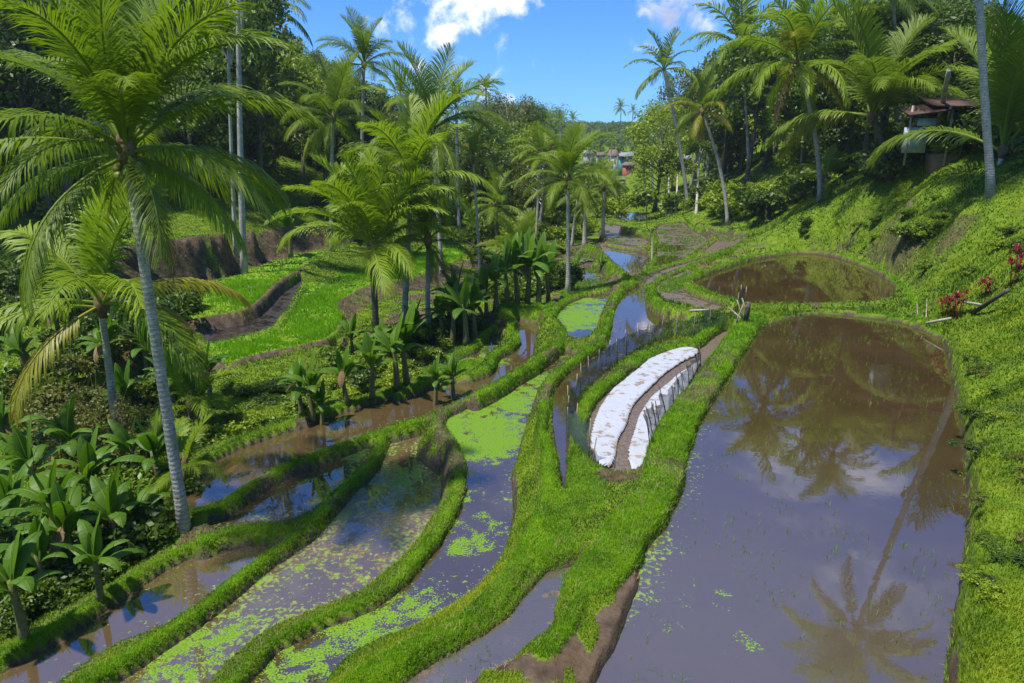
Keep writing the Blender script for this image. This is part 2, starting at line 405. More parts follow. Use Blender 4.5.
# ---------------------------------------------------------------- large scale relief (thin plate spline)
ctrl = [
 # right hillside
 (12,4,2.6),(16,4,6),(24,4,10),(13.5,12,2.6),(17,12,5.6),(22,12,8.6),(30,12,12),(17,20,2.4),(20,20,5.0),(26,20,8.5),(36,20,13),
 (22.9,34,4.9),(27,34,7.4),(34,34,9.5),(46,34,12),(20.5,28,2.6),(20,26,2.6),
 (22,40,2.8),(25,42,5.4),(31,45,9.0),(42,48,10.5),(60,50,13),
 (22,55,2.2),(25.5,50,5.5),(24.5,56,3.4),(30,60,7),(45,66,9.5),(62,74,12),
 (24,75,1.2),(28,78,4),(36,84,9),(50,92,11),(75,100,17),
 (27,100,1.0),(33,105,4),(50,115,9),(80,130,17),
 (34,150,2),(60,160,12),(100,170,28),(60,220,10),(120,230,30),
 # under and behind the camera
 (0,2,2.0),(6,-1,4.5),(0,-8,5.0),(-8,-4,2.0),(12,-8,8),(30,-20,14),(-14,4,-2.2),(-30,-20,-2),(0,-40,5),(60,-40,20),(-80,-40,6),
 # left gully and hillside
 (-16,14,-4.2),(-22,20,-4.6),(-28,26,-4.5),(-34,30,-3.0),(-44,34,2.5),(-60,38,7),(-20,8,-3.6),(-34,12,-2.5),(-46,14,2.5),(-70,14,9),
 (-36,44,-1.8),(-44,48,2.5),(-58,54,6),(-80,60,12),
 (-24,56,2.0),(-26,64,3.0),(-34,72,4.5),(-50,84,10),(-80,100,20),
 (-12,64,-.6),(-16,76,1.5),(-24,90,4.5),(-44,110,12),(-80,140,24),
 (-7,70,-1.6),(-8,90,-.5),(-14,115,2),(-30,140,7),(-60,180,18),
 (2,60,-2.4),(4,75,-2.2),(8,75,-1.6),(8,100,-1.8),(2,110,-1.2),(12,130,-2),(18,130,-2.2),(-6,150,1.5),(14,180,-3.5),(20,230,-3.0),(0,200,0),(-20,200,9),
 (30,230,-3.0),(20,270,1.0),(50,270,2.0),(-10,280,5),(30,310,6.5),(90,300,12),(-40,300,14),
 (30,400,12),(-60,400,24),(100,400,18),(200,400,30),(40,560,22),(-80,560,28),(160,560,24),(-250,560,40),(300,560,40),
 (-200,300,45),(250,250,55),(-180,100,34),(180,80,35),(-160,-40,25),(160,-60,40),(0,800,24),(-400,800,45),(400,800,45),(-500,200,50),(500,200,55),(0,-300,15),(-400,-300,30),(400,-300,40),
]
ctrl = np.array(ctrl, float)
for k, (z, P) in PADW.items():
    c = P.mean(0); ctrl = np.vstack([ctrl, [c[0], c[1], z]])
def tps_fit(C):
    n = len(C); d = np.linalg.norm(C[:, None, :2]-C[None, :, :2], axis=2)/50
    K = d**2*np.log(d+1e-9); A = np.zeros((n+3, n+3)); A[:n, :n] = K+np.eye(n)*.002
    Pm = np.c_[np.ones(n), C[:, :2]/50]; A[:n, n:] = Pm; A[n:, :n] = Pm.T
    return np.linalg.solve(A, np.r_[C[:, 2], 0, 0, 0])
TW = tps_fit(ctrl)
def tps(X, Y):
    sh = X.shape; x = X.ravel(); y = Y.ravel(); out = np.empty(len(x))
    for i in range(0, len(x), 20000):
        d = np.sqrt((x[i:i+20000, None]-ctrl[None, :, 0])**2+(y[i:i+20000, None]-ctrl[None, :, 1])**2)/50
        out[i:i+20000] = (d*d*np.log(d+1e-9))@TW[:-3]+TW[-3]+TW[-2]*x[i:i+20000]/50+TW[-1]*y[i:i+20000]/50
    return out.reshape(sh)

def bilerp(G, x0, y0, h, X, Y):
    fx = np.clip((X-x0)/h, 0, G.shape[1]-1.001); fy = np.clip((Y-y0)/h, 0, G.shape[0]-1.001)
    i = fx.astype(int); j = fy.astype(int); a = fx-i; b = fy-j
    return (G[j, i]*(1-a)+G[j, i+1]*a)*(1-b)+(G[j+1, i]*(1-a)+G[j+1, i+1]*a)*b

# coarse relief grid
GX0, GY0, GH = -560.0, -360.0, 8.0
gx, gy = np.meshgrid(np.arange(GX0, 561, GH), np.arange(GY0, 961, GH)); GC = tps(gx, gy)
# fine correction grid, solved so that the ground meets paddies, bunds and lines
NX0, NY0, NH = -56.0, 0.0, 0.4
nx, ny = np.meshgrid(np.arange(NX0, 56.1, NH), np.arange(NY0, 150.1, NH))
GN = tps(nx, ny)
known = np.zeros(nx.shape, bool); val = np.zeros(nx.shape)
for z, P in [(z, np.array([W(x, y, z) for x, y in P])) for z, P in LINES]:
    d = linedist(nx, ny, P); m = d < .35; known |= m; val[m] = z-GN[m]
for z, s, P in PADSW:
    d = sdf(nx, ny, P); m = d < 0.1; known |= m; val[m] = z-GN[m]
lvl = np.full(nx.shape, -99.)
for z, hw, s, P in BUNDW:
    d = linedist(nx, ny, P); m = (d < .3) & (z-.15 > lvl); known |= m; val[m] = z-.15-GN[m]; lvl[m] = z-.15
for k, (z, P) in sorted(PADW.items(), key=lambda q: q[1][0]):
    d = sdf(nx, ny, P); m = d < 0; known |= m; val[m] = z-.1-GN[m]
for x, y, z in ctrl:
    if NX0 < x < 56 and 0 < y < 150 and abs(x) > 19.5:
        m = (np.abs(nx-x) < 1.2) & (np.abs(ny-y) < 1.2) & ~known; known |= m; val[m] = 0
known[0], known[-1], known[:, 0], known[:, -1] = True, True, True, True
corr = np.where(known, val, 0)
# multigrid-ish start: repeated blur of known values
for step in (64, 32, 16, 8, 4, 2):
    pass
def relax(c, kn, v, n):
    for _ in range(n):
        p = np.pad(c, 1, mode='edge'); c = (p[:-2, 1:-1]+p[2:, 1:-1]+p[1:-1, :-2]+p[1:-1, 2:])/4
        c[kn] = v[kn]
    return c
def down(c, kn, v):
    h, w = c.shape; h2, w2 = (h+1)//2, (w+1)//2
    K = np.zeros((h2*2, w2*2)); Vv = np.zeros((h2*2, w2*2)); K[:h, :w] = kn; Vv[:h, :w] = np.where(kn, v, 0)
    Ks = K.reshape(h2, 2, w2, 2).sum((1, 3)); Vs = Vv.reshape(h2, 2, w2, 2).sum((1, 3))
    return Ks > 0, Vs/np.maximum(Ks, 1)
def solve(kn, v, lev):
    if lev == 0: return relax(np.where(kn, v, 0), kn, v, 400)
    k2, v2 = down(v, kn, v); c2 = solve(k2, v2, lev-1)
    c = np.repeat(np.repeat(c2, 2, 0), 2, 1)[:kn.shape[0], :kn.shape[1]]
    c = np.where(kn, v, c); return relax(c, kn, v, 80)
corr = solve(known, val, 4)
GNc = GN+corr
# soften the relief itself a little
def base_height(X, Y):
    far = bilerp(GC, GX0, GY0, GH, X, Y)
    near = bilerp(GNc, NX0, NY0, NH, X, Y)
    e = np.minimum(np.minimum(X-NX0, 56-X), np.minimum(150-Y, Y+0))
    w = np.clip(e/6, 0, 1); w = w*w*(3-2*w)
    return far*(1-w)+near*w

def ground(X, Y, full=False):
    """height of the ground with terraces; with full=True also the masks"""
    X = np.asarray(X, float); Y = np.asarray(Y, float)
    h = base_height(X, Y)
    r = np.hypot(X, Y)
    amp = np.clip((r-40)/120, 0, 1)*1.6+.10
    h = h+amp*fbm(X, Y, 6, 3, 2)+np.clip(.05+r*.002, 0, .3)*fbm(X, Y, 1.1, 3, 5)
    wet = np.full(X.shape, 99.); wid = np.full(X.shape, -1)
    for i, (k, (z, P)) in sorted(enumerate(PADW.items()), key=lambda q: q[1][1][0]):
        d = sdf(X, Y, P)-.15
        m = d < wet; wid[m & (d < 0)] = i; wet = np.minimum(wet, d)
        t = np.clip((-.02-d)/.14, 0, 1); h = h*(1-t)+(z-.10+.03*fbm(X, Y, .6, 2, 9))*t
        rim = (d > -.16) & (d < .8); hb = np.minimum(z+.07+.03*vnoise(X, Y, .5, 3), z-.1+(d+.13)*1.15)-np.maximum(d-.34, 0)*3.2; h = np.where(rim, np.maximum(h, hb), h)
    top = np.full(X.shape, -99.); soilb = np.zeros(X.shape); drop = np.full(X.shape, 9.0)
    jit = .09*fbm(X, Y, .8, 3, 11)+.04*vnoise(X, Y, .25, 4)
    for z, s, P in PADSW:
        d = sdf(X, Y, P)+jit*.7; hb = z-np.clip(d, 0, 9)*1.5+.06*fbm(X, Y, .8, 3, 8)
        m = (d < 1.2) & (hb > h); h[m] = hb[m]; top[m] = z; soilb[m] = s; drop[m] = np.clip(d, 0, 9)[m]
    for z, hw, s, P in BUNDW:
        d = linedist(X, Y, P)+jit
        hb = z-.05*(d/hw)**2*(d < hw)-(d >= hw)*.05-np.clip(d-hw, 0, 9)*3.6
        m = (d < 2.2) & (hb > h); h[m] = hb[m]; top[m] = z; soilb[m] = s*.5; drop[m] = np.clip(d-hw, 0, 9)[m]
    if not full: return h
    return h, wet, wid, top, soilb, drop

def gz(x, y): return float(ground(np.array([x]), np.array([y]))[0])

# ---------------------------------------------------------------- the ground sheet
NR, R0, R1 = 860, 1.5, 900.0
rr = R0*(R1/R0)**(np.linspace(0, 1, NR)**.92)
a_f = np.linspace(-50, 50, 1060); a_b = np.linspace(50, 310, 150)[1:-1]
ang = np.radians(np.concatenate([a_f, a_b])); NA = len(ang)
RR, AA = np.meshgrid(rr, ang, indexing='ij')
TX, TY = RR*np.sin(AA), RR*np.cos(AA)
TZ, WET, WID, TOP, SOILB, DROP = ground(TX, TY, True)
gyy = np.gradient(TZ, axis=0)/np.gradient(RR, axis=0); gxx = np.gradient(TZ, axis=1)/(RR*np.gradient(AA, axis=1).clip(1e-5, 1))
SLOPE = np.hypot(gyy, np.clip(gxx, -5, 5))
SLOPE = SLOPE
# soil mask: tall bare faces under the bunds, dug banks, worn patches
n1 = fbm(TX, TY, 1.6, 4, 21); n2 = fbm(TX, TY, 5, 3, 31)
hill = np.clip((TX-8-np.clip(TY-14, 0, 60)*.2)/3, 0, 1)
soil = np.zeros(TX.shape)
onb = TOP > -50
soil = np.where(onb & (DROP > .16+.12*n1), np.clip((DROP-.12)*6, 0, 1), soil)
soil = np.maximum(soil, np.where(onb & (n1 > .22) & (n2 > -.2), .75, 0))
soil = np.where(SOILB > .9, 1.0, soil)
soil = np.where(onb & (SOILB <= .9), soil*np.clip(.35+SOILB*1.6+n1, 0, 1), soil)
WLV = np.array([PADW[k][0] for k in PADW]+[-99.])[WID]
WLN = np.full(TX.shape, -99.)
for k_, (z_, P_) in PADW.items():
    d_ = sdf(TX, TY, P_); WLN = np.where((d_ < .5) & (z_ > WLN) & (TZ < z_+.4), z_, WLN)
ABOVE = TZ-WLN                          # height above the nearest water
soil = np.where(ABOVE < .05, 1.0, soil)
soil = np.where(~onb & (ABOVE >= .05), np.clip((SLOPE-1.35)*2.0+n1*.9, 0, 1), soil)
soil = np.where(~onb & (ABOVE >= .05) & (TX > -8) & (TX < 9+(TY-14)*.45) & (TX < 19) & (TY < 75) & (SLOPE < .9), np.clip(np.where(TY > 36, .62, .12)+n1*1.6, 0, 1), soil)
soil = np.clip(soil+np.where(hill > .5, np.clip(n1*1.2+n2*.9-.62, 0, .6), 0), 0, 1)
edgeR = (TX > 6.0+(TY-8)*.55) & (TY < 33) & (TX < 20) & (ABOVE > .10); soil = np.where(edgeR, soil*.35, soil)
soil = np.where((TX > 14) & (TX < 40) & (TY < 62) & (TY > 20) & (ABOVE > .1), soil*.55, soil)
# bare bank behind the upper rice field
bank = np.array([W(x, y, z) for x, y, z in [(90,320,-1.7),(180,290,-1.7),(227,278,-1.7),(274,261,-1.7),(345,245,-1.7),(380,240,-1.7),(380,229,-.8),(345,229,-.4),(311,230,-.1),(270,232,.3),(230,235,1),(180,243,1),(90,256,1)]])
for pl_ in ([(199,357,-2.4),(227,365,-2.4),(262,354,-2.4),(300,347,-2.4),(335,340,-2.4),(345,352,-3.3),(310,363,-3.35),(260,376,-3.35),(225,386,-3.35),(203,388,-3.35)],
            [(342,324,-2.4),(333,305,-2.4),(365,288,-2.4),(414,277,-2.4),(457,263,-2.4),(462,275,-3.0),(414,291,-3.0),(372,304,-3.0),(350,318,-3.0),(352,342,-3.1)],
            [(180,321,-1.65),(208,317,-1.65),(246,311,-1.65),(262,299,-1.65),(276,283,-1.65),(306,267,-1.65),(306,273,-2.3),(290,285,-2.3),(272,302,-2.3),(262,320,-2.3),(205,334,-2.3),(180,338,-2.3)]):
    d_ = sdf(TX, TY, np.array([W(*q) for q in pl_])); soil = np.where(d_ < .12, np.clip(.8+n1*.5, 0, 1), soil)
bd = sdf(TX, TY, bank); soil = np.where(bd < .3, np.clip(.85+n1*.6, 0, 1), soil)
idx = (np.arange(NR-1)[:, None]*NA+np.arange(NA)[None, :])
nxt = (np.arange(NR-1)[:, None]*NA+((np.arange(NA)+1) % NA)[None, :])
Q = np.stack([idx, nxt, nxt+NA, idx+NA], -1).reshape(-1, 4)
Vg = np.stack([TX, TY, TZ], -1).reshape(-1, 3)
Vc = np.vstack([Vg, [[0, 0, float(TZ[0].mean())]]]); cen = len(Vg)
Tc = np.array([[cen, (j+1) % NA, j] for j in range(NA)])
# ================================================================ ground material
def ground_material():
    m, nt, nodes, L, out = newmat('terrace_ground')
    pos = geopos(nt)
    nA = noise(nt, .35, 5, pos); nB = noise(nt, 2.2, 6, pos); nC = noise(nt, 14, 5, pos, .65)
    g = ramp(nt, nB, [(.3, (.055, .10, .003)), (.5, (.10, .17, .005)), (.72, (.17, .24, .012))])
    g = mix(nt, mth(nt, 'MULTIPLY', sstep(nt, nA, .52, .68), .5), g, (.09, .10, .02))
    g = mix(nt, mth(nt, 'MULTIPLY', sstep(nt, nC, .55, .7), .5), g, (.02, .045, .006))
    s = ramp(nt, nB, [(.28, (.038, .027, .017)), (.48, (.085, .060, .038)), (.7, (.15, .112, .072))])
    s = mix(nt, mth(nt, 'MULTIPLY', sstep(nt, nC, .5, .68), .6), s, (.055, .035, .02))
    s = mix(nt, mth(nt, 'MULTIPLY', sstep(nt, nA, .5, .62), .2), s, (.17, .10, .035))
    f = mth(nt, 'ADD', attr(nt, 'soil'), mth(nt, 'MULTIPLY', mth(nt, 'SUBTRACT', nC, .5), 1.2))
    c = mix(nt, sstep(nt, f, .38, .62), g, s)
    c = mix(nt, attr(nt, 'field'), c, (.13, .27, .008))
    c = mix(nt, attr(nt, 'wetmud'), c, (.05, .035, .022))
    rg = mth(nt, 'SUBTRACT', .95, mth(nt, 'MULTIPLY', attr(nt, 'wetmud'), .55))
    princ(nt, out, c, rg, .25, bump(nt, mth(nt, 'ADD', nC, mth(nt, 'MULTIPLY', nB, 2)), .8, .06))
    return m
M['ground'] = ground_material()
ditch = sdf(TX, TY, PADW['T'][1])
wetmud = np.clip((.10-ABOVE)/.10, 0, 1)*(ABOVE < .5)
me = np_mesh('terraced_ground', Vc, [Q, Tc], M['ground'],
             {'field': np.r_[((sdf(TX, TY, PADSW[2][2]) < 0) | (sdf(TX, TY, PADSW[3][2]) < 0)).ravel()*1.0, 0], 'soil': np.r_[soil.ravel(), .2], 'wetmud': np.r_[wetmud.ravel(), 0]})
tag(link('terraced_ground', me), kind='structure')

# ================================================================ paddy water
def water_material():
    m, nt, nodes, L, out = newmat('paddy_water')
    pos = geopos(nt)
    sep = nt.nodes.new('ShaderNodeMapping'); L.new(pos, sep.inputs[0]); flat = sep.outputs[0]
    sep.inputs['Scale'].default_value = (1, 1, 0)
    nA = noise(nt, .5, 4, flat); nB = noise(nt, 3.2, 5, flat, .6, .6); nC = noise(nt, 9, 4, flat, .6, .3); nD = noise(nt, 1.1, 4, flat, .55, .8)
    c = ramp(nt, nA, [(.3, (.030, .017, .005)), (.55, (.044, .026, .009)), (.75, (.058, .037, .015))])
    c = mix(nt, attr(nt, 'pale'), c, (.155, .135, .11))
    c = mix(nt, mth(nt, 'MULTIPLY', sstep(nt, nC, .58, .72), .35), c, (.04, .022, .01))
    c = mix(nt, attr(nt, 'brown'), c, (.115, .078, .036))  # muddy water tint; also paints the brown of reflected trees into the colour
    mudf = sstep(nt, mth(nt, 'ADD', attr(nt, 'mud'), mth(nt, 'MULTIPLY', mth(nt, 'SUBTRACT', mth(nt, 'ADD', mth(nt, 'MULTIPLY', nB, .5), mth(nt, 'MULTIPLY', nD, .5)), .5), 2.6)), .45, .62)
    mudc = ramp(nt, nC, [(.3, (.07, .045, .026)), (.5, (.13, .09, .055)), (.7, (.19, .15, .10))])
    c = mix(nt, mudf, c, mudc)
    big = mth(nt, 'ADD', mth(nt, 'MULTIPLY', nB, .55), mth(nt, 'MULTIPLY', nD, .45))
    fine = noise(nt, 26, 3, flat, .6)
    wf = mth(nt, 'ADD', mth(nt, 'ADD', attr(nt, 'weed'), mth(nt, 'MULTIPLY', mth(nt, 'SUBTRACT', big, .5), 2.9)), mth(nt, 'MULTIPLY', mth(nt, 'SUBTRACT', fine, .55), 1.3))
    c = mix(nt, attr(nt, 'dark'), c, (.022, .018, .015))
    w1 = sstep(nt, wf, .44, .50)
    speck = mth(nt, 'ADD', attr(nt, 'speck'), mth(nt, 'MULTIPLY', mth(nt, 'SUBTRACT', mth(nt, 'ADD', mth(nt, 'MULTIPLY', nC, .75), mth(nt, 'MULTIPLY', nD, .25)), .5), 2.6))
    w2 = sstep(nt, speck, .60, .70)
    wcol = ramp(nt, fine, [(.3, (.05, .11, .005)), (.5, (.11, .22, .007)), (.68, (.19, .31, .02))])
    scol = ramp(nt, nB, [(.3, (.10, .17, .03)), (.6, (.19, .27, .06)), (.8, (.28, .34, .12))])
    c = mix(nt, w2, c, scol); c = mix(nt, w1, c, wcol)
    solid = mth(nt, 'MAXIMUM', mth(nt, 'MAXIMUM', w1, w2), mth(nt, 'MULTIPLY', mudf, .75))
    rough = mth(nt, 'ADD', .02, mth(nt, 'MULTIPLY', solid, .6))
    rip = mth(nt, 'ADD', mth(nt, 'MULTIPLY', noise(nt, 2.5, 3, flat), .35), mth(nt, 'MULTIPLY', solid, .5))
    p = princ(nt, out, c, rough, .5, bump(nt, rip, .10, .03), surf=True)
    p.inputs['IOR'].default_value = 2.1
    sp = mth(nt, 'SUBTRACT', .85, mth(nt, 'MULTIPLY', solid, .75)); L.new(sp, p.inputs['Specular IOR Level'])
    return m
M['water'] = water_material()
# floating weed: patches seen on each paddy (pixel, radii in metres, strength); speckle, bare mud and paleness per paddy
WEED = {
 'D': [(470,420,1.3,.75),(485,438,1.4,.8),(500,425,1.0,.6),(497,400,1.8,.7),(520,385,1.6,.6),(535,365,1.6,.4),(560,355,1.5,.3),(490,455,.7,.7),(478,500,.7,.35),(474,530,.8,.45),(468,545,.7,.5),(415,590,.6,.5),(400,598,.8,.55),(378,625,.7,.6),(350,632,.9,.5),(300,648,.8,.48),(325,642,.6,.4),(265,668,.9,.6),(295,672,.8,.42),(345,655,.6,.4),(440,608,.5,.4),(250,700,1.6,.6)],
 'I': [(575,318,2.2,.75),(585,305,2.0,.6),(565,325,1.5,.6)],
 'E': [(420,480,1.0,.42),(400,500,1.3,.30),(350,560,1.5,.22),(180,652,.9,.45),(150,666,.8,.45),(230,625,.7,.35),(300,575,.8,.3),(120,690,1.0,.4),(200,650,.8,.5)],
 'F': [(352,450,.8,.7),(335,462,.5,.3)],
 'H': [(484,362,1.4,.4),(515,345,1.2,.15)],
 'L': [(470,358,2.5,.5),(450,366,1.5,.5)],
 'A': [(650,600,.5,.28),(665,620,.35,.3),(690,600,.4,.25),(735,640,.4,.3),(720,600,.3,.25),(700,460,.8,.2)],
}
SPECK = {'S': -.4, 'A': -.12, 'B': -.3, 'C': .05, 'D': .27, 'I': .3, 'E': .47, 'F': .33, 'G': .27, 'H': .18, 'L': .4, 'N1': -.2, 'N2': .22, 'N3': .2, 'N4': .1, 'N5': .0, 'O': .05, 'P': .22, 'Q': .15, 'X1': .5, 'X2': .5, 'T': -.3}
MUD = {'S': .9, 'A': -.35, 'B': -.4, 'C': .12, 'D': -.05, 'I': -.3, 'E': .46, 'F': -.25, 'G': -.3, 'H': -.3, 'L': .1, 'N1': -.2, 'N2': .62, 'N3': .7, 'N4': .7, 'N5': -.2, 'O': .30, 'P': .62, 'Q': .5, 'X1': .35, 'X2': .35, 'T': .45}
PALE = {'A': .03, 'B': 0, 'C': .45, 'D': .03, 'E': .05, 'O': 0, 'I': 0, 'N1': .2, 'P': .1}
WNAME = {'A': 'big pond'}
TZf = TZ.ravel(); WIDf = WID.ravel(); XF = TX.ravel(); YF = TY.ravel(); WETf = WET.ravel()
def blob(x, y, pts, z):
    r = np.full(x.shape, -.6)
    for px, py, rad, s in pts:
        cx, cy = W(px, py, z); d = np.hypot(x-cx, (y-cy)*.8)/rad
        r = np.maximum(r, s*1.05*np.exp(-(d*.85)**4)-.6*(1-np.exp(-(d*.85)**4)))
    return r
for i, (k, (z, P)) in enumerate(PADW.items()):
    dk = sdf(TX, TY, P).ravel()-.15; ok = (dk < 0)
    near = (dk < .22)&((WIDf == i)|(WIDf < 0)|(TZf > z-.02)); fm = near[Q].all(1) & (ok[Q].any(1) | (TZf[Q].min(1) < z+.02)); q = Q[fm]
    if not len(q): continue
    used = np.unique(q); remap = np.full(len(ok), -1); remap[used] = np.arange(len(used))
    x, y = XF[used], YF[used]; n = len(used)
    weed = blob(x, y, WEED.get(k, []), z)
    edge = np.exp(-(np.minimum(dk[used]+.15, 0)/.35)**2)
    weed = np.maximum(weed, -.35+.55*edge*(k in 'DEFGI'))
    sp = np.full(n, SPECK.get(k, 0.))+edge*.15
    mud = np.full(n, MUD.get(k, 0.))+edge*.25
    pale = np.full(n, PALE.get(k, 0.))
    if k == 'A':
        px, py, _ = proj(x, y, z+0*x)
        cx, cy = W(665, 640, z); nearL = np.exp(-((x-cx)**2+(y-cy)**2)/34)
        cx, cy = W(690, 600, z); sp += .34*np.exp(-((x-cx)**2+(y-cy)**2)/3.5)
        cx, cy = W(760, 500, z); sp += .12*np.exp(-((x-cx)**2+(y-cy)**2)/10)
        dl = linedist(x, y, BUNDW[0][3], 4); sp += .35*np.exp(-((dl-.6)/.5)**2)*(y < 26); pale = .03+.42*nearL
        weed = np.maximum(weed, -.05*0-.25+.35*np.exp(-((dl-.55)/.3)**2)*(y < 22))
    if k == 'E':
        cx, cy = W(300, 560, z); mud += .12*np.exp(-((x-cx)**2+(y-cy)**2)/9)
        cx, cy = W(405, 445, z); mud -= .5*np.exp(-((x-cx)**2+(y-cy)**2)/6); sp -= .1*np.exp(-((x-cx)**2+(y-cy)**2)/5)
        cx, cy = W(180, 650, z); mud -= .4*np.exp(-((x-cx)**2+(y-cy)**2)/8)
    if k == 'O':
        cx, cy = W(590, 400, z); mud -= .35*np.exp(-((x-cx)**2+(y-cy)**2)/40)
        cx, cy = W(630, 300, z); mud -= .2*np.exp(-((x-cx)**2+(y-cy)**2)/20)
    if k == 'N1':
        cx, cy = W(620, 246, z); mud += .9*np.exp(-((y-cy)**2)/14); cx, cy = W(645, 260, z); mud += .5*np.exp(-((x-cx)**2)/2)
    if k == 'N2':
        for pp in ((657, 262), (664, 260), (655, 248)):
            cx, cy = W(*pp, z); mud -= 1.1*np.exp(-((x-cx)**2+(y-cy)**2)/3); sp -= .6*np.exp(-((x-cx)**2+(y-cy)**2)/3)
    V = np.stack([x, y, np.full(n, z)], -1)
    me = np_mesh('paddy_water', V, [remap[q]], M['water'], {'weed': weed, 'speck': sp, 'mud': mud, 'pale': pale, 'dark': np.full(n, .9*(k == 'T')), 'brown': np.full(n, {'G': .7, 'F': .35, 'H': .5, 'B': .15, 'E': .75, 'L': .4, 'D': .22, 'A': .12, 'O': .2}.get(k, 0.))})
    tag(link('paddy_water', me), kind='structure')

# ================================================================ grass as real blades
def scatter(mask_w, dens, rmax, angmax=50, rmin=3):
    """random points on the ground sheet; mask_w weight per vertex, dens(r) blades per m2"""
    a = ang.copy(); w = mask_w[:-1, :].copy()
    dr = np.diff(rr)[:, None]; da = np.abs(np.diff(np.r_[ang, ang[0]+2*PI]))[None, :]
    area = RR[:-1]*dr*da*np.sqrt(1+np.minimum(SLOPE[:-1], 2)**2)
    ex = area*w*dens(RR[:-1]); inn = (np.abs(((AA[:-1]+PI) % (2*PI))-PI) < math.radians(angmax)) & (RR[:-1] < rmax) & (RR[:-1] > rmin)
    ex = np.where(inn, ex, 0); ex[:, -1] = 0
    cnt = rng.poisson(ex); i, j = np.nonzero(cnt); c = cnt[i, j]; i = np.repeat(i, c); j = np.repeat(j, c)
    u = rng.random(len(i)); v = rng.random(len(i))
    def bi(G): return (G[i, j]*(1-u)+G[i+1, j]*u)*(1-v)+(G[i, (j+1) % NA]*(1-u)+G[i+1, (j+1) % NA]*u)*v
    return bi(TX), bi(TY), bi(TZ), i, j

def visible(x, y, z, mar=240):
    px, py, d = proj(x, y, z); return (d > 1) & (px > -mar) & (px < 1024+mar) & (py < 683+90) & (py > -60)

def blades(x, y, z, hgt, wid, lean, var, drift=None):
    n = len(x); th = rng.random(n)*2*PI; ln = lean*(.3+rng.random(n))
    if drift is None: dx, dy = np.cos(th)*ln*hgt, np.sin(th)*ln*hgt
    else:
        dx = np.cos(th)*ln*hgt+drift[0]*hgt; dy = np.sin(th)*ln*hgt+drift[1]*hgt
    ph = rng.random(n)*PI; wx, wy = np.cos(ph)*wid/2, np.sin(ph)*wid/2
    P = np.empty((n, 5, 3))
    P[:, 0] = np.stack([x-wx, y-wy, z-.03], -1); P[:, 1] = np.stack([x+wx, y+wy, z-.03], -1)
    mx, my, mz = x+dx*.35, y+dy*.35, z+hgt*.6
    P[:, 2] = np.stack([mx+wx*.75, my+wy*.75, mz], -1); P[:, 3] = np.stack([mx-wx*.75, my-wy*.75, mz], -1)
    P[:, 4] = np.stack([x+dx, y+dy, z+hgt*(1-.25*ln)], -1)
    b = np.arange(n)[:, None]*5
    return P.reshape(-1, 3), b+np.array([[0, 1, 2, 3]]), b+np.array([[3, 2, 4]]), np.repeat(var, 5)

# bund grass
fieldm = np.zeros(TX.shape, bool)
for ii in (2, 3): fieldm |= sdf(TX, TY, PADSW[ii][2]) < .1
wb = ((TOP > -50) & (ABOVE > .03) & ~fieldm & (SOILB < .9)).astype(float)*np.clip(1-soil*.93, 0, 1)
# creeping edge into the water
wb = np.where((ABOVE > -.06) & (ABOVE < .06) & (SOILB < .9), np.maximum(wb, .5*(n1 > -.15)), wb)
wb = wb*np.where(np.abs(SOILB-.4) < .02, .12, 1.0)
x, y, z, i, j = scatter(wb, lambda r: 2900*(12/np.maximum(r, 9))**2, 100)
k = visible(x, y, z); x, y, z = x[k], y[k], z[k]; r = np.hypot(x, y); n = len(x)
pt = fbm(x, y, .7, 4, 40); hg = (.035+.03*rng.random(n)+.07*np.clip(pt-.05, 0, 1))*np.clip(r/18, .9, 1.5)*np.exp(rng.normal(0, .35, n))
var = np.clip(.52+.75*fbm(x, y, .55, 3, 41)+.35*(rng.random(n)-.5), 0, 1)
V, q4, t3, vv = blades(x, y, z, hg, .0105*np.clip(r/12, .8, 7), .75, var)
tag(link('grass', np_mesh('bund_grass', V, [q4, t3], M['grass'], {'v': vv}, False)),
    'bright green short grass covering the winding bunds between the flooded paddies', 'grass', kind='stuff')
print('bund blades', n)
# slope grass: right hillside, banks, gully floor
ws = ((TOP < -50) & (ABOVE > .04)).astype(float)*np.clip(1-soil*.8, 0, 1)
ws[(SLOPE > 3)] *= .5
ws = np.where((TX > -1) & (TX < 20) & (TY > 36) & (TY < 78) & (SLOPE < .9), ws*.35, ws)
x, y, z, i, j = scatter(ws, lambda r: 1300*(12/np.maximum(r, 8))**2, 130)
k = visible(x, y, z); x, y, z = x[k], y[k], z[k]; r = np.hypot(x, y); n = len(x)
pt = fbm(x, y, 1.4, 3, 50); pl = fbm(x, y, 4, 2, 55)
hg = (.045+.035*rng.random(n)+.20*np.clip(pt, 0, 1)*(x > 5))*np.clip(r/20, .8, 1.5)
var = np.clip(.42+.9*pl+.9*fbm(x, y, .9, 3, 51)+.35*(rng.random(n)-.5), 0, 1)
V, q4, t3, vv = blades(x, y, z, hg, .016*np.clip(r/12, .7, 7), .9, var)
tag(link('grass', np_mesh('slope_grass', V, [q4, t3], M['grass_dry'], {'v': vv}, False)),
    'rough uneven green grass growing over the hillsides and banks', 'grass', kind='stuff')
print('slope blades', n)
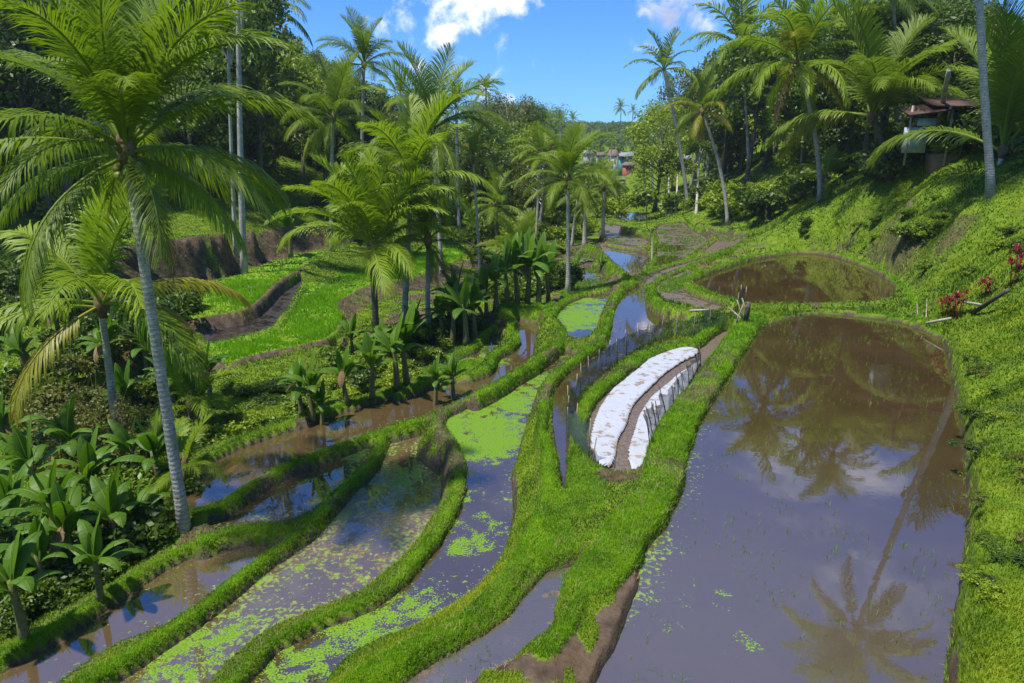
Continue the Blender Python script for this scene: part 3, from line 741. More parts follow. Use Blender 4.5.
# rice
wr = fieldm.astype(float)*(TOP > -50)
x, y, z, i, j = scatter(wr, lambda r: 2600*(12/np.maximum(r, 9))**2, 110, 50)
r = np.hypot(x, y); n = len(x)
row = (np.floor((x*.5+y*.86)/.35) % 2)
var = np.clip(.55+.5*fbm(x, y, 2.5, 3, 61)+.3*(rng.random(n)-.5), 0, 1)
V, q4, t3, vv = blades(x, y, z, .17+.08*rng.random(n), .012*np.clip(r/12, 1, 6), .3, var)
tag(link('rice_crop', np_mesh('rice_crop', V, [q4, t3], M['rice'], {'v': vv}, False)),
    'young bright green rice filling the two terraces on the left', 'rice', kind='stuff')
print('rice blades', n)
# dead blades among the green on the bunds
x, y, z, i, j = scatter(wb*np.clip(.35+1.4*n1, .05, 1), lambda r: 260*(12/np.maximum(r, 8))**2, 45)
n = len(x); V, q4, t3, vv = blades(x, y, z, .05+.09*rng.random(n), np.full(n, .010), 1.3, rng.random(n))
tag(link('dead_grass', np_mesh('dead_grass', V, [q4, t3], M['straw'], {'v': vv}, False)), 'dead yellowed blades mixed into the green grass of the bunds', 'grass', kind='stuff')
# dry straw on the dug bank and worn edges
wd = ((TOP > -50) & (SOILB > .9) & (ABOVE > .05)).astype(float)*np.clip(n1*2+.1, 0, 1)
x, y, z, i, j = scatter(wd, lambda r: 500*(12/np.maximum(r, 8))**2, 40)
n = len(x); V, q4, t3, vv = blades(x, y, z, .04+.06*rng.random(n), np.full(n, .012), 1.8, rng.random(n))
tag(link('dry_straw', np_mesh('dry_straw', V, [q4, t3], M['straw'], {'v': vv}, False)),
    'bits of dry straw lying on the bare earth bank', 'straw', kind='stuff')
# thin rice seedlings in the ponds
S = []
for k, nn in (('A', 900), ('C', 110), ('G', 60), ('D', 120)):
    z0, P = PADW[k]; lo, hi = P.min(0), np.minimum(P.max(0), [40, 34])
    x = lo[0]+rng.random(nn*4)*(hi[0]-lo[0]); y = lo[1]+rng.random(nn*4)*(hi[1]-lo[1])
    m = inside(x, y, P) & (fbm(x, y, 1.5, 2, 70) > -.02); x, y = x[m][:nn], y[m][:nn]
    S.append(np.stack([x, y, np.full(len(x), z0)], -1))
for k, nn in (('P', 900), ('Q', 500), ('N2', 900), ('N3', 500), ('N4', 400), ('X1', 500), ('X2', 200), ('O', 260), ('L', 300)):
    z0, P = PADW[k]; lo, hi = P.min(0), P.max(0)
    x = lo[0]+rng.random(nn*5)*(hi[0]-lo[0]); y = lo[1]+rng.random(nn*5)*(hi[1]-lo[1])
    m = inside(x, y, P) & (fbm(x, y, 2.0, 3, 71) > 0); x, y = x[m][:nn], y[m][:nn]
    S.append(np.stack([x, y, np.full(len(x), z0)], -1))
S = np.vstack(S); S = np.repeat(S, 3, 0)+rng.normal(0, .015, (len(S)*3, 3))*[1, 1, 0]; n = len(S)
V, q4, t3, vv = blades(S[:, 0], S[:, 1], S[:, 2], (.05+.09*rng.random(n))*np.clip(S[:, 1]/26, 1, 2), .008*np.clip(S[:, 1]/16, 1, 5), .9, rng.random(n)*.7)
tag(link('water_seedlings', np_mesh('water_seedlings', V, [q4, t3], M['grass'], {'v': vv}, False)),
    'thin scattered seedlings poking out of the flooded paddies', 'seedlings', kind='stuff')
# ================================================================ PALMS
def frond_mesh(name, el, bend, mat, nl=56, seed=0, lmax=.27, wl=.0165, vee=.35, grav=.5, yellowtip=0.0):
    r = np.random.default_rng(seed); n = 16
    s = np.linspace(0, 1, n); a = math.radians(el)-math.radians(bend)*s**1.35
    dx, dz = np.cos(a), np.sin(a); ds = 1/(n-1)
    P = np.zeros((n, 3)); P[1:, 0] = np.cumsum((dx[:-1]+dx[1:])/2*ds); P[1:, 2] = np.cumsum((dz[:-1]+dz[1:])/2*ds)
    sway = r.normal(0, .05); P[:, 1] = sway*s**2
    mb = MB(); mb.tube(P, .011*(1-s*.85)+.0015, 5, .75, False)
    V = []; Q = []; T = []; var = []; k = 0
    for side in (-1, 1):
        for i in range(nl):
            u = (i+r.random()*.5)/nl; t = .17+.825*u
            p = np.array([np.interp(t, s, P[:, c]) for c in range(3)])
            aa = np.interp(t, s, a); tan = np.array([math.cos(aa), 0, math.sin(aa)]); up = np.array([-math.sin(aa), 0, math.cos(aa)])
            ll = lmax*(math.sin(PI*(.14+.80*u))**.65)*(.88+.2*r.random())
            ph = math.radians(32+38*u+r.normal(0, 4))
            d = np.array([0, side*math.cos(ph), 0])+tan*math.sin(ph)+up*(vee*(.7+.5*r.random()))
            d /= np.linalg.norm(d); g = grav*(.7+.6*r.random())
            m1 = p+d*ll*.45+np.array([0, 0, -g*ll*.12]); d2 = d+np.array([0, 0, -g*1.3]); d2 /= np.linalg.norm(d2)
            m2 = m1+d2*ll*.33; d3 = d2+np.array([0, 0, -g*1.1]); d3 /= np.linalg.norm(d3); e = m2+d3*ll*.26
            w = tan*wl*(.8+.4*r.random())/2
            V += [p-w*.6, p+w*.6, m1+w*1.15, m1-w*1.15, m2+w*.8, m2-w*.8, e]
            Q += [[k, k+1, k+2, k+3], [k+3, k+2, k+4, k+5]]; T.append([k+5, k+4, k+6])
            var += [np.clip(.25+.35*r.random()+.25*u, 0, 1)]*7; k += 7
    mb.add(V, Q, T, np.array(var))
    return mb.mesh(name, mat, False)

CLS = [('up', 80, 38, .5, .25), ('high', 62, 72, .4, .4), ('mid', 40, 82, .3, .55), ('low', 14, 78, .2, .8), ('hang', -14, 62, .05, 1.1)]
FR = {}
for mk, mname in (('g', 'palm'), ('y', 'palm_young'), ('l', 'palm_yellow')):
    for ci, (c, el, be, ve, gr) in enumerate(CLS):
        for sd in range(3 if mk == 'g' else 2):
            FR[mk, ci, sd] = frond_mesh('frond', el+(-5, 5, 0)[sd], be+(8, -6, 0)[sd], M[mname], 84 if mk == 'g' else 66, 10*ci+sd, wl=.0105 if mk == 'g' else .0145, vee=ve, grav=gr)
FR['d'] = frond_mesh('dead_frond', -48, 36, M['palm_dead'], 34, 77, vee=0, grav=1.6, lmax=.2)
FRF = {}
for mk, mname in (('g', 'palm'), ('y', 'palm_young'), ('l', 'palm_yellow')):
    for ci, (c, el, be, ve, gr) in enumerate(CLS):
        FRF[mk, ci] = frond_mesh('frond', el, be, M[mname], 26, 10*ci, wl=.026, vee=ve, grav=gr)

nutmb = {}
def nut_mesh(mk):
    if mk in nutmb: return nutmb[mk]
    mb = MB(); th = np.linspace(0, PI, 8)
    mb.tube(np.stack([0*th, 0*th, .13*np.cos(th)], -1), np.maximum(.10*np.sin(th), .004), 9)
    nutmb[mk] = mb.mesh('coconut', M[mk]); return nutmb[mk]

def trunk_mesh(name, B, C, r0, r1, mat, curve=.12, n=14, seg=9):
    B, C = np.array(B, float), np.array(C, float); D = C-B
    s = np.linspace(0, 1, n)[:, None]; lat = np.array([D[0], D[1], 0])
    P = D*s-lat*curve*4*s*(1-s)*.5+np.array([0, 0, 1])*0
    P[0, 2] -= .5
    rad = r1+(r0-r1)*(1-s[:, 0])**1.2+r0*.30*np.exp(-s[:, 0]*np.linalg.norm(D)/.3)
    rad *= 1+.03*np.sin(np.arange(n)*2.3)
    mb = MB(); mb.tube(P, rad, seg); return mb.mesh(name, mat)

PALMN = [0]
def palm(label, B, C, L, n=20, r=.14, barks='palm_bark', nuts=0, nutmat='coconut', curve=.15, cls=None, mk='g', az0=None, group=None, dead=0, yl=0, droopy=False, crownonly=False):
    PALMN[0] += 1; rs = random.Random(PALMN[0]*13)
    root = link('coconut_palm', None, loc=tuple(B)); tag(root, label, 'palm tree', group)
    root.empty_display_size = .3
    off = np.array(C)-np.array(B)
    link('trunk', trunk_mesh('trunk', B, C, r*1.15, r*.8, M[barks], curve), root)
    dist = np.hypot(B[0], B[1]); far = dist > 75
    if far:
        parts = []
        for i in range(n):
            f = (i+.5)/n; ci = min(4, int(f*5.2)); m = 'l' if rs.random() < yl and ci > 2 else mk
            me = FRF[m, ci]; az = i*2.39996+(az0 or rs.random()*6); s = L*rs.uniform(.85, 1.1)
            parts.append((me, Matrix.Rotation(az, 4, 'Z') @ Matrix.Scale(s, 4)))
        mb = MB()
        for me, Mx in parts:
            co_ = np.empty(len(me.vertices)*3); me.vertices.foreach_get('co', co_); co_ = co_.reshape(-1, 3) @ np.array(Mx.to_3x3()).T
            F = {3: [], 4: []}
            lv = np.empty(len(me.loops), int); me.loops.foreach_get('vertex_index', lv)
            lt = np.empty(len(me.polygons), int); me.polygons.foreach_get('loop_total', lt); st = np.r_[0, np.cumsum(lt)[:-1]]
            q = st[lt == 4][:, None]+np.arange(4); t = st[lt == 3][:, None]+np.arange(3)
            vv = np.empty(len(me.vertices)); me.attributes['v'].data.foreach_get('value', vv)
            mb.add(co_, lv[q], lv[t], vv)
        link('crown', mb.mesh('palm_crown', parts[-1][0].materials[0], False), root, tuple(off))
        return root
    # bud of old leaf bases and fibre
    mb = MB(); zz_ = np.linspace(-.5, .45, 6)
    mb.tube([(0, 0, q) for q in zz_], [r*.85, r*1.2, r*1.6, r*1.7, r*1.2, r*.3], 9); link('crown_base', mb.mesh('crown_base', M['fibre']), root, tuple(off))
    for i in range(n):
        f = (i+.5)/n; ci = cls[i % len(cls)] if cls else min(4, int(f*5.0+rs.uniform(-.2, .2)))
        ci = max(0, ci); m = 'l' if (rs.random() < yl and ci > 1) else mk
        me = FR[m, ci, rs.randrange(3 if m == 'g' else 2)]
        az = i*2.39996+(az0 if az0 is not None else rs.random()*6)+rs.uniform(-.2, .2)
        o = link('frond', me, root, tuple(off+np.array([0, 0, .1-.25*f])), (rs.uniform(-.25, .25), rs.uniform(-.12, .12), az), L*rs.uniform(.85, 1.1)*(.9 if ci == 4 else 1))
    for i in range(dead):
        link('dead_frond', FR['d'], root, tuple(off+np.array([0, 0, -.25])), (0, 0, rs.random()*6.28), L*.75)
    for i in range(nuts):
        a = rs.random()*6.28; rr_ = rs.uniform(.15, .38)
        link('coconut', nut_mesh(nutmat), root, tuple(off+np.array([rr_*math.cos(a), rr_*math.sin(a), -.25-.3*rs.random()])), (rs.random(), rs.random(), a), 1.1)
    return root

_ht = {}
def hit(px, py):
    d = ray(px, py); t = np.exp(np.linspace(math.log(6), math.log(400), 700))/d[1]
    g = ground(d[0]*t, d[1]*t); below = (CAMZ+d[2]*t) < g
    if not below.any(): return None
    return d[1]*t[np.argmax(below)]
def onground(px, py, Y):
    h_ = hit(px, py)
    if h_ is not None and .72 < h_/Y < 1.3: Y = h_
    return onground0(px, py, Y)
def onground0(px, py, Y):               # where a stem stands: pixel column at distance Y, on the ground
    x = ray(px, py)[0]/ray(px, py)[1]*Y; return np.array([x, Y, gz(x, Y)])
def palm_at(label, cpx, cpy, bpx, bpy, Y, Lpx, Yc=None, **kw):
    B = onground(bpx, bpy, Y); Y = B[1]
    Yc = Yc or Y; C = np.array(WD(cpx, cpy, Yc)); dep = np.linalg.norm(C-[0, 0, CAMZ])
    if C[2] < B[2]+1: B[2] = C[2]-1.2
    return palm(label, B, C, Lpx*dep/FPX*(1.16 if cpx < 600 else 1.0), **kw)
palm_at('tall coconut palm in the left foreground with pale ringed leaning trunk', 126, 150, 185, 530, 17.0, 142, n=27, r=.125, nuts=9, curve=.1, az0=.6, dead=1)
palm_at('bright green coconut palm with orange nuts beside the rice terraces', 372, 246, 377, 352, 33, 88, n=22, r=.16, nuts=16, nutmat='coconut_orange', barks='palm_bark_dark', mk='y', yl=.25, az0=2.2, cls=[0, 1, 1, 2, 0, 3, 0, 1, 1, 3, 4, 1])
palm_at('arching green coconut palm directly behind the one with orange nuts', 412, 184, 404, 338, 38, 76, n=20, r=.15, mk='y', yl=.12, az0=1.0)
palm_at('small dark drooping palm with hanging dead fronds above the banana clump', 428, 240, 428, 340, 36.5, 52, n=14, r=.13, dead=3, barks='palm_bark', az0=4)
palm_at('medium palm with thin pale trunk rising beside the silver paddies', 568, 180, 568, 293, 44, 50, n=20, r=.13, az0=.3, nuts=3)
palm_at('large palm with upright fronds against the sky at the forest edge', 432, 130, 440, 200, 56, 68, n=18, r=.16, cls=[0, 0, 1, 1, 2, 2, 3, 4], az0=.9)
palm_at('palm with reddish crown heart inside the left forest', 333, 118, 326, 170, 62, 50, n=18, r=.17, az0=.2)
palm_at('tall palm rising above the left forest canopy near the skyline', 364, 64, 357, 150, 70, 42, n=18, r=.17, az0=1.4)
palm_at('distant tall thin palm standing out alone against the clouds', 486, 90, 487, 150, 120, 15, n=18, r=.17, az0=.5)
palm_at('ragged palm on the left skyline right of the upright fronded palm', 456, 108, 458, 170, 78, 28, n=14, r=.18, az0=2.5)
palm_at('small palm low in the left gully with wide arching yellow tipped fronds', 101, 304, 103, 345, 24, 108, n=13, r=.14, cls=[0, 1, 2, 3, 3, 3, 1, 4], mk='y', yl=.3, az0=.05)
palm_at('short palm with dark trunk behind the banana grove in the valley', 496, 206, 498, 256, 56, 34, n=16, r=.16, az0=.7, barks='palm_bark_dark')
palm_at('low stemless palm with upright fronds rising from the banana grove', 519, 262, 519, 278, 45, 44, n=12, r=.14, cls=[0, 0, 0, 1, 1, 2], az0=1.1)
palm_at('slender yellowish palm with white trunk left of the valley field', 473, 158, 480, 276, 52, 30, n=14, r=.11, yl=.6, mk='y', az0=.2)
palm_at('slender palm with white trunk left of the two in the middle of the valley', 541, 155, 536, 240, 66, 30, n=15, r=.13, az0=2.2, mk='y')
palm_at('palm with grey trunk close behind the silver paddies', 604, 186, 603, 236, 70, 30, n=16, r=.15, az0=1.7)
palm_at('pale trunked palm just right of the medium valley palm', 578, 196, 572, 246, 62, 26, n=14, r=.14, az0=1.2)
palm_at('young coconut palm at the foot of the leaning foreground trunk', 190, 405, 192, 440, 21, 55, n=9, r=.08, cls=[1, 0, 2, 3, 4], mk='y', az0=.4)
palm_at('fan of low palm fronds touching the brown paddy by the foreground trunk', 186, 470, 184, 490, 18.6, 50, n=8, r=.07, cls=[2, 1, 3, 0, 3], mk='y', az0=-.3)
# right hillside
palm_at('yellow and green coconut palm with slim leaning trunk above the middle pond', 797, 62, 820, 200, 55, 74, n=22, r=.17, yl=.25, curve=.3, mk='y', az0=.5, dead=1, nuts=4)
palm_at('tall upright palm left of the leaning yellow one on the right hillside', 741, 48, 749, 186, 66, 60, n=20, r=.17, yl=.2, az0=1.8)
palm_at('leaning palm with hanging yellow fronds at the left end of the hillside row', 702, 112, 731, 184, 68, 40, n=16, r=.16, yl=.35, curve=.3, az0=2.9, cls=[0, 1, 2, 3, 4, 4])
palm_at('palm with drooping fronds at the far left edge of the right forest', 664, 70, 690, 185, 84, 36, n=18, r=.2, az0=.4)
palm_at('squat palm with orange leaf bases and curved thick trunk on the right slope', 872, 116, 886, 172, 50, 92, n=20, r=.22, barks='palm_bark_dark', cls=[0, 0, 1, 1, 1, 2, 3, 2], az0=.25, mk='g', yl=.08, curve=.3)
palm_at('baby palm at the foot of the leaning yellow palm', 826, 178, 826, 192, 53, 36, n=9, r=.1, cls=[1, 2, 3, 0, 2], mk='y', az0=.2)
palm_at('palm with long upright fronds behind the tall grey trunk at the right edge', 1003, 150, 1000, 165, 34, 112, n=12, r=.15, cls=[0, 0, 1, 0, 1, 2], az0=.9)
Bq = onground(992, 196, 34.0)
palm('very tall coconut palm near the right edge with smooth grey trunk', Bq, np.array([19.6, 34.0, 19.2]), 4.8, n=24, r=.17, barks='palm_bark', curve=-.1, az0=.1, nuts=6)
Bq = onground(896, 150, 54.0)
palm('palm with crown above the hut and thin trunk among the dark trees', Bq, np.array(WD(893, -8, 54.)), 4.2, n=22, r=.16, az0=.8, curve=.1)
palm_at('palm crown with pale yellow old fronds at the top of the left forest', 268, 6, 268, 90, 84, 40, n=16, r=.17, yl=.5, az0=.5)
for q, (cx, cy, Y, lp, lab) in enumerate([
  (621, 108, 270, 10, 'tiny palm on the far ridge, the tallest against the sky'), (633, 111, 280, 7, 'tiny palm on the far ridge right of the tallest one'),
  (560, 121, 200, 10, 'small distant palm on the left end of the far ridge'), (573, 120, 215, 9, 'second small distant palm from the left end of the far ridge'),
  (546, 124, 130, 15, 'dense distant palm at the right end of the left forest'), (540, 150, 100, 22, 'palm with pale green drooping crown in the valley throat'),
  (590, 150, 190, 10, 'small palm above the grey roofed houses of the village'), (652, 158, 120, 15, 'thin palm right of the village under the light green tree'),
  (612, 140, 230, 8, 'tiny palm in the wood left of the village'), (585, 205, 88, 18, 'short bushy palm behind the silver paddies'),
  (520, 128, 112, 18, 'dark palm beside the domed trees on the left skyline'), (400, 96, 92, 22, 'palm sticking out of the left forest below the clouds')]):
    palm_at(lab, cx, cy, cx+random.uniform(-3, 3), cy+40, Y, lp, n=16, r=.2, az0=q*1.1)

# ================================================================ BANANAS
def banana_leaf(name, el, bend, mat, seed):
    r = np.random.default_rng(seed); n = 15; s = np.linspace(0, 1, n)
    a = math.radians(el)-math.radians(bend)*s**1.5; ds = 1/(n-1)
    X = np.r_[0, np.cumsum(np.cos(a[:-1])*ds)]; Z = np.r_[0, np.cumsum(np.sin(a[:-1])*ds)]
    mb = MB(); mb.tube(np.stack([X, 0*X, Z], -1), .016*(1-s*.8)+.003, 5, .9, False)
    V = []; Q = []; var = []; k = 0
    wid = .155*np.clip(np.sin(PI*np.clip((s-.13)/.87, 0, 1)**.75), 0, 1)**.6
    for side in (-1, 1):
        cuts = set(r.choice(np.arange(3, n-1), 3, replace=False))
        for i in range(2, n-1):
            g = .012*(i in cuts)
            for (j, sh) in ((i, g), (i+1, 0)):
                tx, tz = math.cos(a[j]), math.sin(a[j]); nx_, nz_ = -tz, tx
                dr = .35+.5*r.random()*(i in cuts)
                for f in (0, .5, 1):
                    V.append([X[j]+tx*sh*f+nx_*(.12*f-.32*f*f)*wid[j], side*wid[j]*f*(1-.12*dr*f), Z[j]+nz_*(.12*f-.32*f*f)*wid[j]-dr*.12*f*f*wid[j]])
                    var.append(np.clip(.45+r.normal(0, .08)+.1*f, 0, 1))
            Q += [[k, k+1, k+4, k+3], [k+1, k+2, k+5, k+4]]; k += 6
    mb.add(V, Q, (), np.array(var)); return mb.mesh(name, mat, True)
BL = [banana_leaf('leaf', e, b, M['banana'], i) for i, (e, b) in enumerate([(84, 22), (74, 62), (64, 92), (52, 108), (78, 100), (36, 100)])]
BLD = banana_leaf('dry_leaf', -35, 50, M['banana_dry'], 20)
BST = []
for i in range(3):
    mb = MB(); s = np.linspace(0, 1, 7); mb.tube(np.stack([.05*np.sin(s*2+i), .04*s*s*(i-1), s], -1), .085*(1-.55*s), 8); BST.append(mb.mesh('stem', M['stem']))
BN = [0]
def banana(x, y, h, label, L=None, n=8, z=None, group='banana plants between the terraces'):
    BN[0] += 1; rs = random.Random(BN[0]); L = L or h*.8
    z = gz(x, y) if z is None else z
    root = link('banana_plant', None, loc=(x, y, z-.05)); tag(root, label, 'banana plant', group); root.empty_display_size = .2
    link('stem', BST[BN[0] % 3], root, scale=(h*.75, h*.75, h*.8))
    for i in range(n):
        o = link('leaf', BL[(i*7+BN[0]) % 6] if i else BL[0], root, (.03, 0, h*(.72 if i else .78)-.03*i), (rs.uniform(-.15, .15), rs.uniform(-.1, .1), i*2.4+rs.random()), L*rs.uniform(.75, 1.1))
    if rs.random() < .6:
        link('dry_leaf', BLD, root, (0, 0, h*.85), (0, 0, rs.random()*6.28), L*.7)
    return root
# pixel of the foot, distance, height, label
BAN = [(22,640,13.6,1.5,'banana plant with broad pale leaves at the left frame edge'),(60,560,16,1.9,'tallest banana plant of the lower left thicket'),(100,600,15.0,1.2,'small banana plant nearest the brown lower left paddy'),(20,560,17.5,1.7,'banana plant deep in the lower left corner thicket'),(95,520,18,1.6,'banana plant in the middle of the lower left thicket'),(140,545,16.8,1.3,'banana plant close to the foot of the leaning foreground trunk'),
 (28,395,26,2.4,'dark banana plant standing alone at the left edge under the palms'),(112,395,25,2.2,'banana plant with torn leaves below the small gully palm'),(150,400,24.5,2.1,'banana plant just left of the leaning palm trunk'),(172,410,24,1.9,'banana plant touching the right side of the leaning palm trunk'),(130,430,22.5,1.9,'banana plant with a big hanging leaf left of the leaning trunk'),(135,480,20,1.4,'banana plant with one long light leaf among the twiggy bushes'),(60,350,32,2.2,'bluish banana plant in the shade behind the gully'),
 (312,425,26.2,1.5,'left banana plant of the pair above the brown paddy'),(322,428,25.8,1.2,'right banana plant of the pair above the brown paddy'),(300,418,27.2,1.4,'banana plant with arching leaves on the green ledge'),(345,405,28,1.4,'bushy banana plant between the ledge and the orange nut palm'),(372,398,29,1.6,'banana plant at the foot of the orange nut palm'),(395,392,29.4,1.9,'tall banana plant right of the orange nut palm'),(405,385,30,2.0,'banana plant at the corner of the brown paddy'),(435,408,26.2,1.3,'light banana plant standing on the bund in the blue water'),(452,402,26.8,1.3,'banana plant on the little earth mound in the blue water'),(378,370,32,1.7,'banana plant behind the foot of the orange nut palm'),
 (415,345,35,1.5,'yellow green banana plant between the two central palm trunks'),(352,362,33.5,1.6,'banana plant at the edge of the lower rice terrace'),
 (442,345,34.5,2.0,'left banana plant of the thick clump by the hidden pool'),(452,348,34,2.3,'second banana plant from the left in the clump by the hidden pool'),(464,346,34,2.4,'third banana plant from the left in the clump by the hidden pool'),(474,340,35,2.1,'right banana plant of the thick clump by the hidden pool'),(458,330,37,2.3,'banana plant at the back of the clump by the hidden pool'),
 (505,304,42,2.2,'leftmost banana plant of the grove behind the curved green bund'),(516,303,42,2.4,'second banana plant of the grove behind the curved green bund'),(527,303,42,2.6,'third banana plant of the grove behind the curved green bund'),(537,304,41.5,2.4,'fourth banana plant of the grove behind the curved green bund'),(547,303,41.5,2.2,'rightmost banana plant of the grove behind the curved green bund'),(512,294,45,2.5,'banana plant in the back row of the grove, left end'),(524,293,45,2.7,'banana plant in the back row of the grove, middle'),(540,292,45,2.6,'banana plant in the back row of the grove, right end'),(495,312,40,2.0,'banana plant between the two clumps in the valley'),(485,318,39,1.9,'small banana plant right of the thick clump'),
 (265,195,56,3.2,'banana plant glowing green at the foot of the left forest'),(285,192,58,3,'second banana plant at the foot of the left forest'),(600,275,52,1.2,'tiny banana plant among the silver puddles')]
BAN += [(-8, 600, 15, 1.8, 'banana plant half cut by the left frame edge, lower one'), (0, 520, 19, 2.0, 'banana plant half cut by the left frame edge, upper one'), (45, 600, 15, 1.3, 'short banana plant squeezed between the two broad leafed ones at lower left'), (75, 580, 15.6, 1.6, 'banana plant behind the small one nearest the lower left paddy'), (40, 520, 18.5, 2.1, 'banana plant rising at the back of the lower left thicket'), (118, 560, 16.4, 1.5, 'banana plant halfway between the thicket and the leaning trunk'), (160, 500, 18.4, 1.7, 'banana plant right behind the leaning foreground trunk'), (75, 480, 20, 1.9, 'banana plant among the shrubs above the lower left thicket'), (10, 470, 21, 2.0, 'banana plant by the left edge above the lower left thicket'), (200, 430, 22, 1.6, 'banana plant between the leaning trunk and the brown paddy'), (210, 400, 25, 1.7, 'banana plant below the lower rice terrace')]
for px, py, Y, h, lab in BAN:
    B = onground(px, py, Y); banana(B[0], B[1], h*1.12, lab, n=10 if Y < 40 else 8, L=h*.86 if Y < 24 else h*.78)
# ================================================================ BROADLEAF TREES, SHRUBS
def leafcloud(mb, cs, rad, n, size, seed, flat=.7, thick=.55, upb=.5, aspect=.55):
    r = np.random.default_rng(seed); cs = np.asarray(cs, float); rad = np.broadcast_to(np.asarray(rad, float), (len(cs),))
    w = rad**2; c = r.choice(len(cs), n, p=w/w.sum())
    d = r.normal(size=(n, 3)); d /= np.linalg.norm(d, axis=1)[:, None]
    rr_ = rad[c]*(thick+(1-thick)*r.random(n)**.6)*(1+.18*r.normal(size=n))
    p = cs[c]+d*rr_[:, None]*[1, 1, flat]
    nrm = d*.7+r.normal(size=(n, 3))*.65+[0, 0, upb]; nrm /= np.linalg.norm(nrm, axis=1)[:, None]
    t = np.cross(nrm, r.normal(size=(n, 3))); t /= np.linalg.norm(t, axis=1)[:, None]+1e-9; b = np.cross(nrm, t)
    s = size*(.6+.8*r.random(n))[:, None]
    V = np.stack([p-t*s*.5, p+b*s*aspect*.5-nrm*s*.06, p+t*s*.5-nrm*s*.1, p-b*s*aspect*.5-nrm*s*.06], 1).reshape(-1, 3)
    cv = r.random(len(cs))[c]; var = np.clip(.18+.45*cv+.37*r.random(n), 0, 1)
    k = np.arange(n)[:, None]*4; mb.add(V, k+np.array([[0, 1, 2, 3]]), (), np.repeat(var, 4))

def tree_meshes(seed, H=12, spread=3.2, lower=.35, ncl=34, nleaf=5200, size=.34, mat='leafB', bark='bark', shape='round', trunk_r=.22):
    r = np.random.default_rng(seed); mb = MB()
    top = H*.72; s = np.linspace(0, 1, 8)
    bend = r.normal(0, .35, 2); T = np.stack([bend[0]*np.sin(s*2.5), bend[1]*np.sin(s*2.2), s*top-.3], -1)
    mb.tube(T, trunk_r*(1-.65*s)+trunk_r*.5*np.exp(-s*14), 8)
    cs = []; rad = []
    for i in range(ncl):
        f = r.random(); zc = H*(lower+(1-lower)*f*.93)
        if shape == 'round': R = spread*math.sin(PI*(.12+.80*f))**.7
        elif shape == 'umbrella': zc = H*(.68+.27*r.random()); R = spread*1.3*(1-.5*abs((zc/H-.8)/.15))
        elif shape == 'column': R = spread*.6*math.sin(PI*(.1+.85*f))**.5
        else: R = spread*(1.1-f*.8)
        a = r.random()*2*PI; q = R*(.35+.65*r.random()**.5); c = np.array([q*math.cos(a), q*math.sin(a), zc]); cs.append(c)
        rad.append(spread*(.24+.2*r.random()))
        if i % 2 == 0:
            zs = min(top*.97, zc*.75); st = np.array([np.interp(zs, T[:, 2], T[:, 0]), np.interp(zs, T[:, 2], T[:, 1]), zs])
            m = (st+c)/2+[0, 0, .25]; mb.tube([st, m, c], [trunk_r*.3, trunk_r*.18, trunk_r*.06], 5, cap=False)
    tr = mb.mesh('trunk', M[bark]); cr = MB(); leafcloud(cr, cs, rad, nleaf, size, seed+5)
    return tr, cr.mesh('crown', M[mat], False)
TV = {
 'dark': [tree_meshes(1, mat='leafA'), tree_meshes(2, mat='leafA', spread=3.8, lower=.25), tree_meshes(3, mat='leafA', shape='column', spread=4), tree_meshes(31, mat='leafA', lower=.1, spread=3.4)],
 'mid': [tree_meshes(4, mat='leafB'), tree_meshes(5, mat='leafB', spread=3.8, lower=.2), tree_meshes(6, mat='leafB', shape='umbrella', spread=3.4, nleaf=4200), tree_meshes(7, mat='leafB', lower=.08, spread=3.3)],
 'light': [tree_meshes(8, mat='leafC', spread=3.3, lower=.2, nleaf=4600, size=.28), tree_meshes(9, mat='leafC', shape='column', spread=4.2, lower=.15, size=.26)],
 'olive': [tree_meshes(10, mat='leafO', shape='umbrella', spread=3.6, nleaf=3600, size=.26, bark='pale_bark'), tree_meshes(11, mat='leafO', spread=3.2, lower=.35, nleaf=3800, size=.28, bark='pale_bark')],
}
TN = [0]
def tree(x, y, h, kind, label, group=None, v=None, cat='tree', z=None, lean=0, wide=1.0):
    TN[0] += 1; rs = random.Random(TN[0]*7)
    tr, cr = TV[kind][rs.randrange(len(TV[kind])) if v is None else v]
    z = gz(x, y) if z is None else z
    root = link('broadleaf_tree', None, loc=(x, y, z), rot=(rs.uniform(-.05, .05)+lean, rs.uniform(-.06, .06), rs.random()*6.28), scale=(h/12*wide, h/12*wide, h/12))
    tag(root, label, cat, group)
    link('trunk', tr, root); link('crown', cr, root); return root
HUTSH = []
SKY = np.array([(-200,-500),(200,-200),(262,-60),(285,14),(300,30),(335,52),(360,72),(385,80),(400,98),(425,104),(440,118),(470,128),(500,104),(530,110),(545,132),(600,136),(640,132),(648,112),(665,88),(690,62),(715,24),(745,4),(790,-12),(860,-16),(930,-14),(985,2),(1010,26),(1040,10),(1200,-60)])
BASEL = np.array([(-200,330),(0,262),(60,232),(200,206),(300,200),(380,214),(440,232),(500,238),(560,232),(580,206)])
BASER = np.array([(685,190),(700,186),(760,196),(790,200),(806,186),(850,172),(890,156),(935,138),(1000,118),(1200,60)])
def skyy(px): return np.interp(px, SKY[:, 0], SKY[:, 1])
ftree = 0; TOPL = np.full(1400, 999.)
rs = random.Random(5)
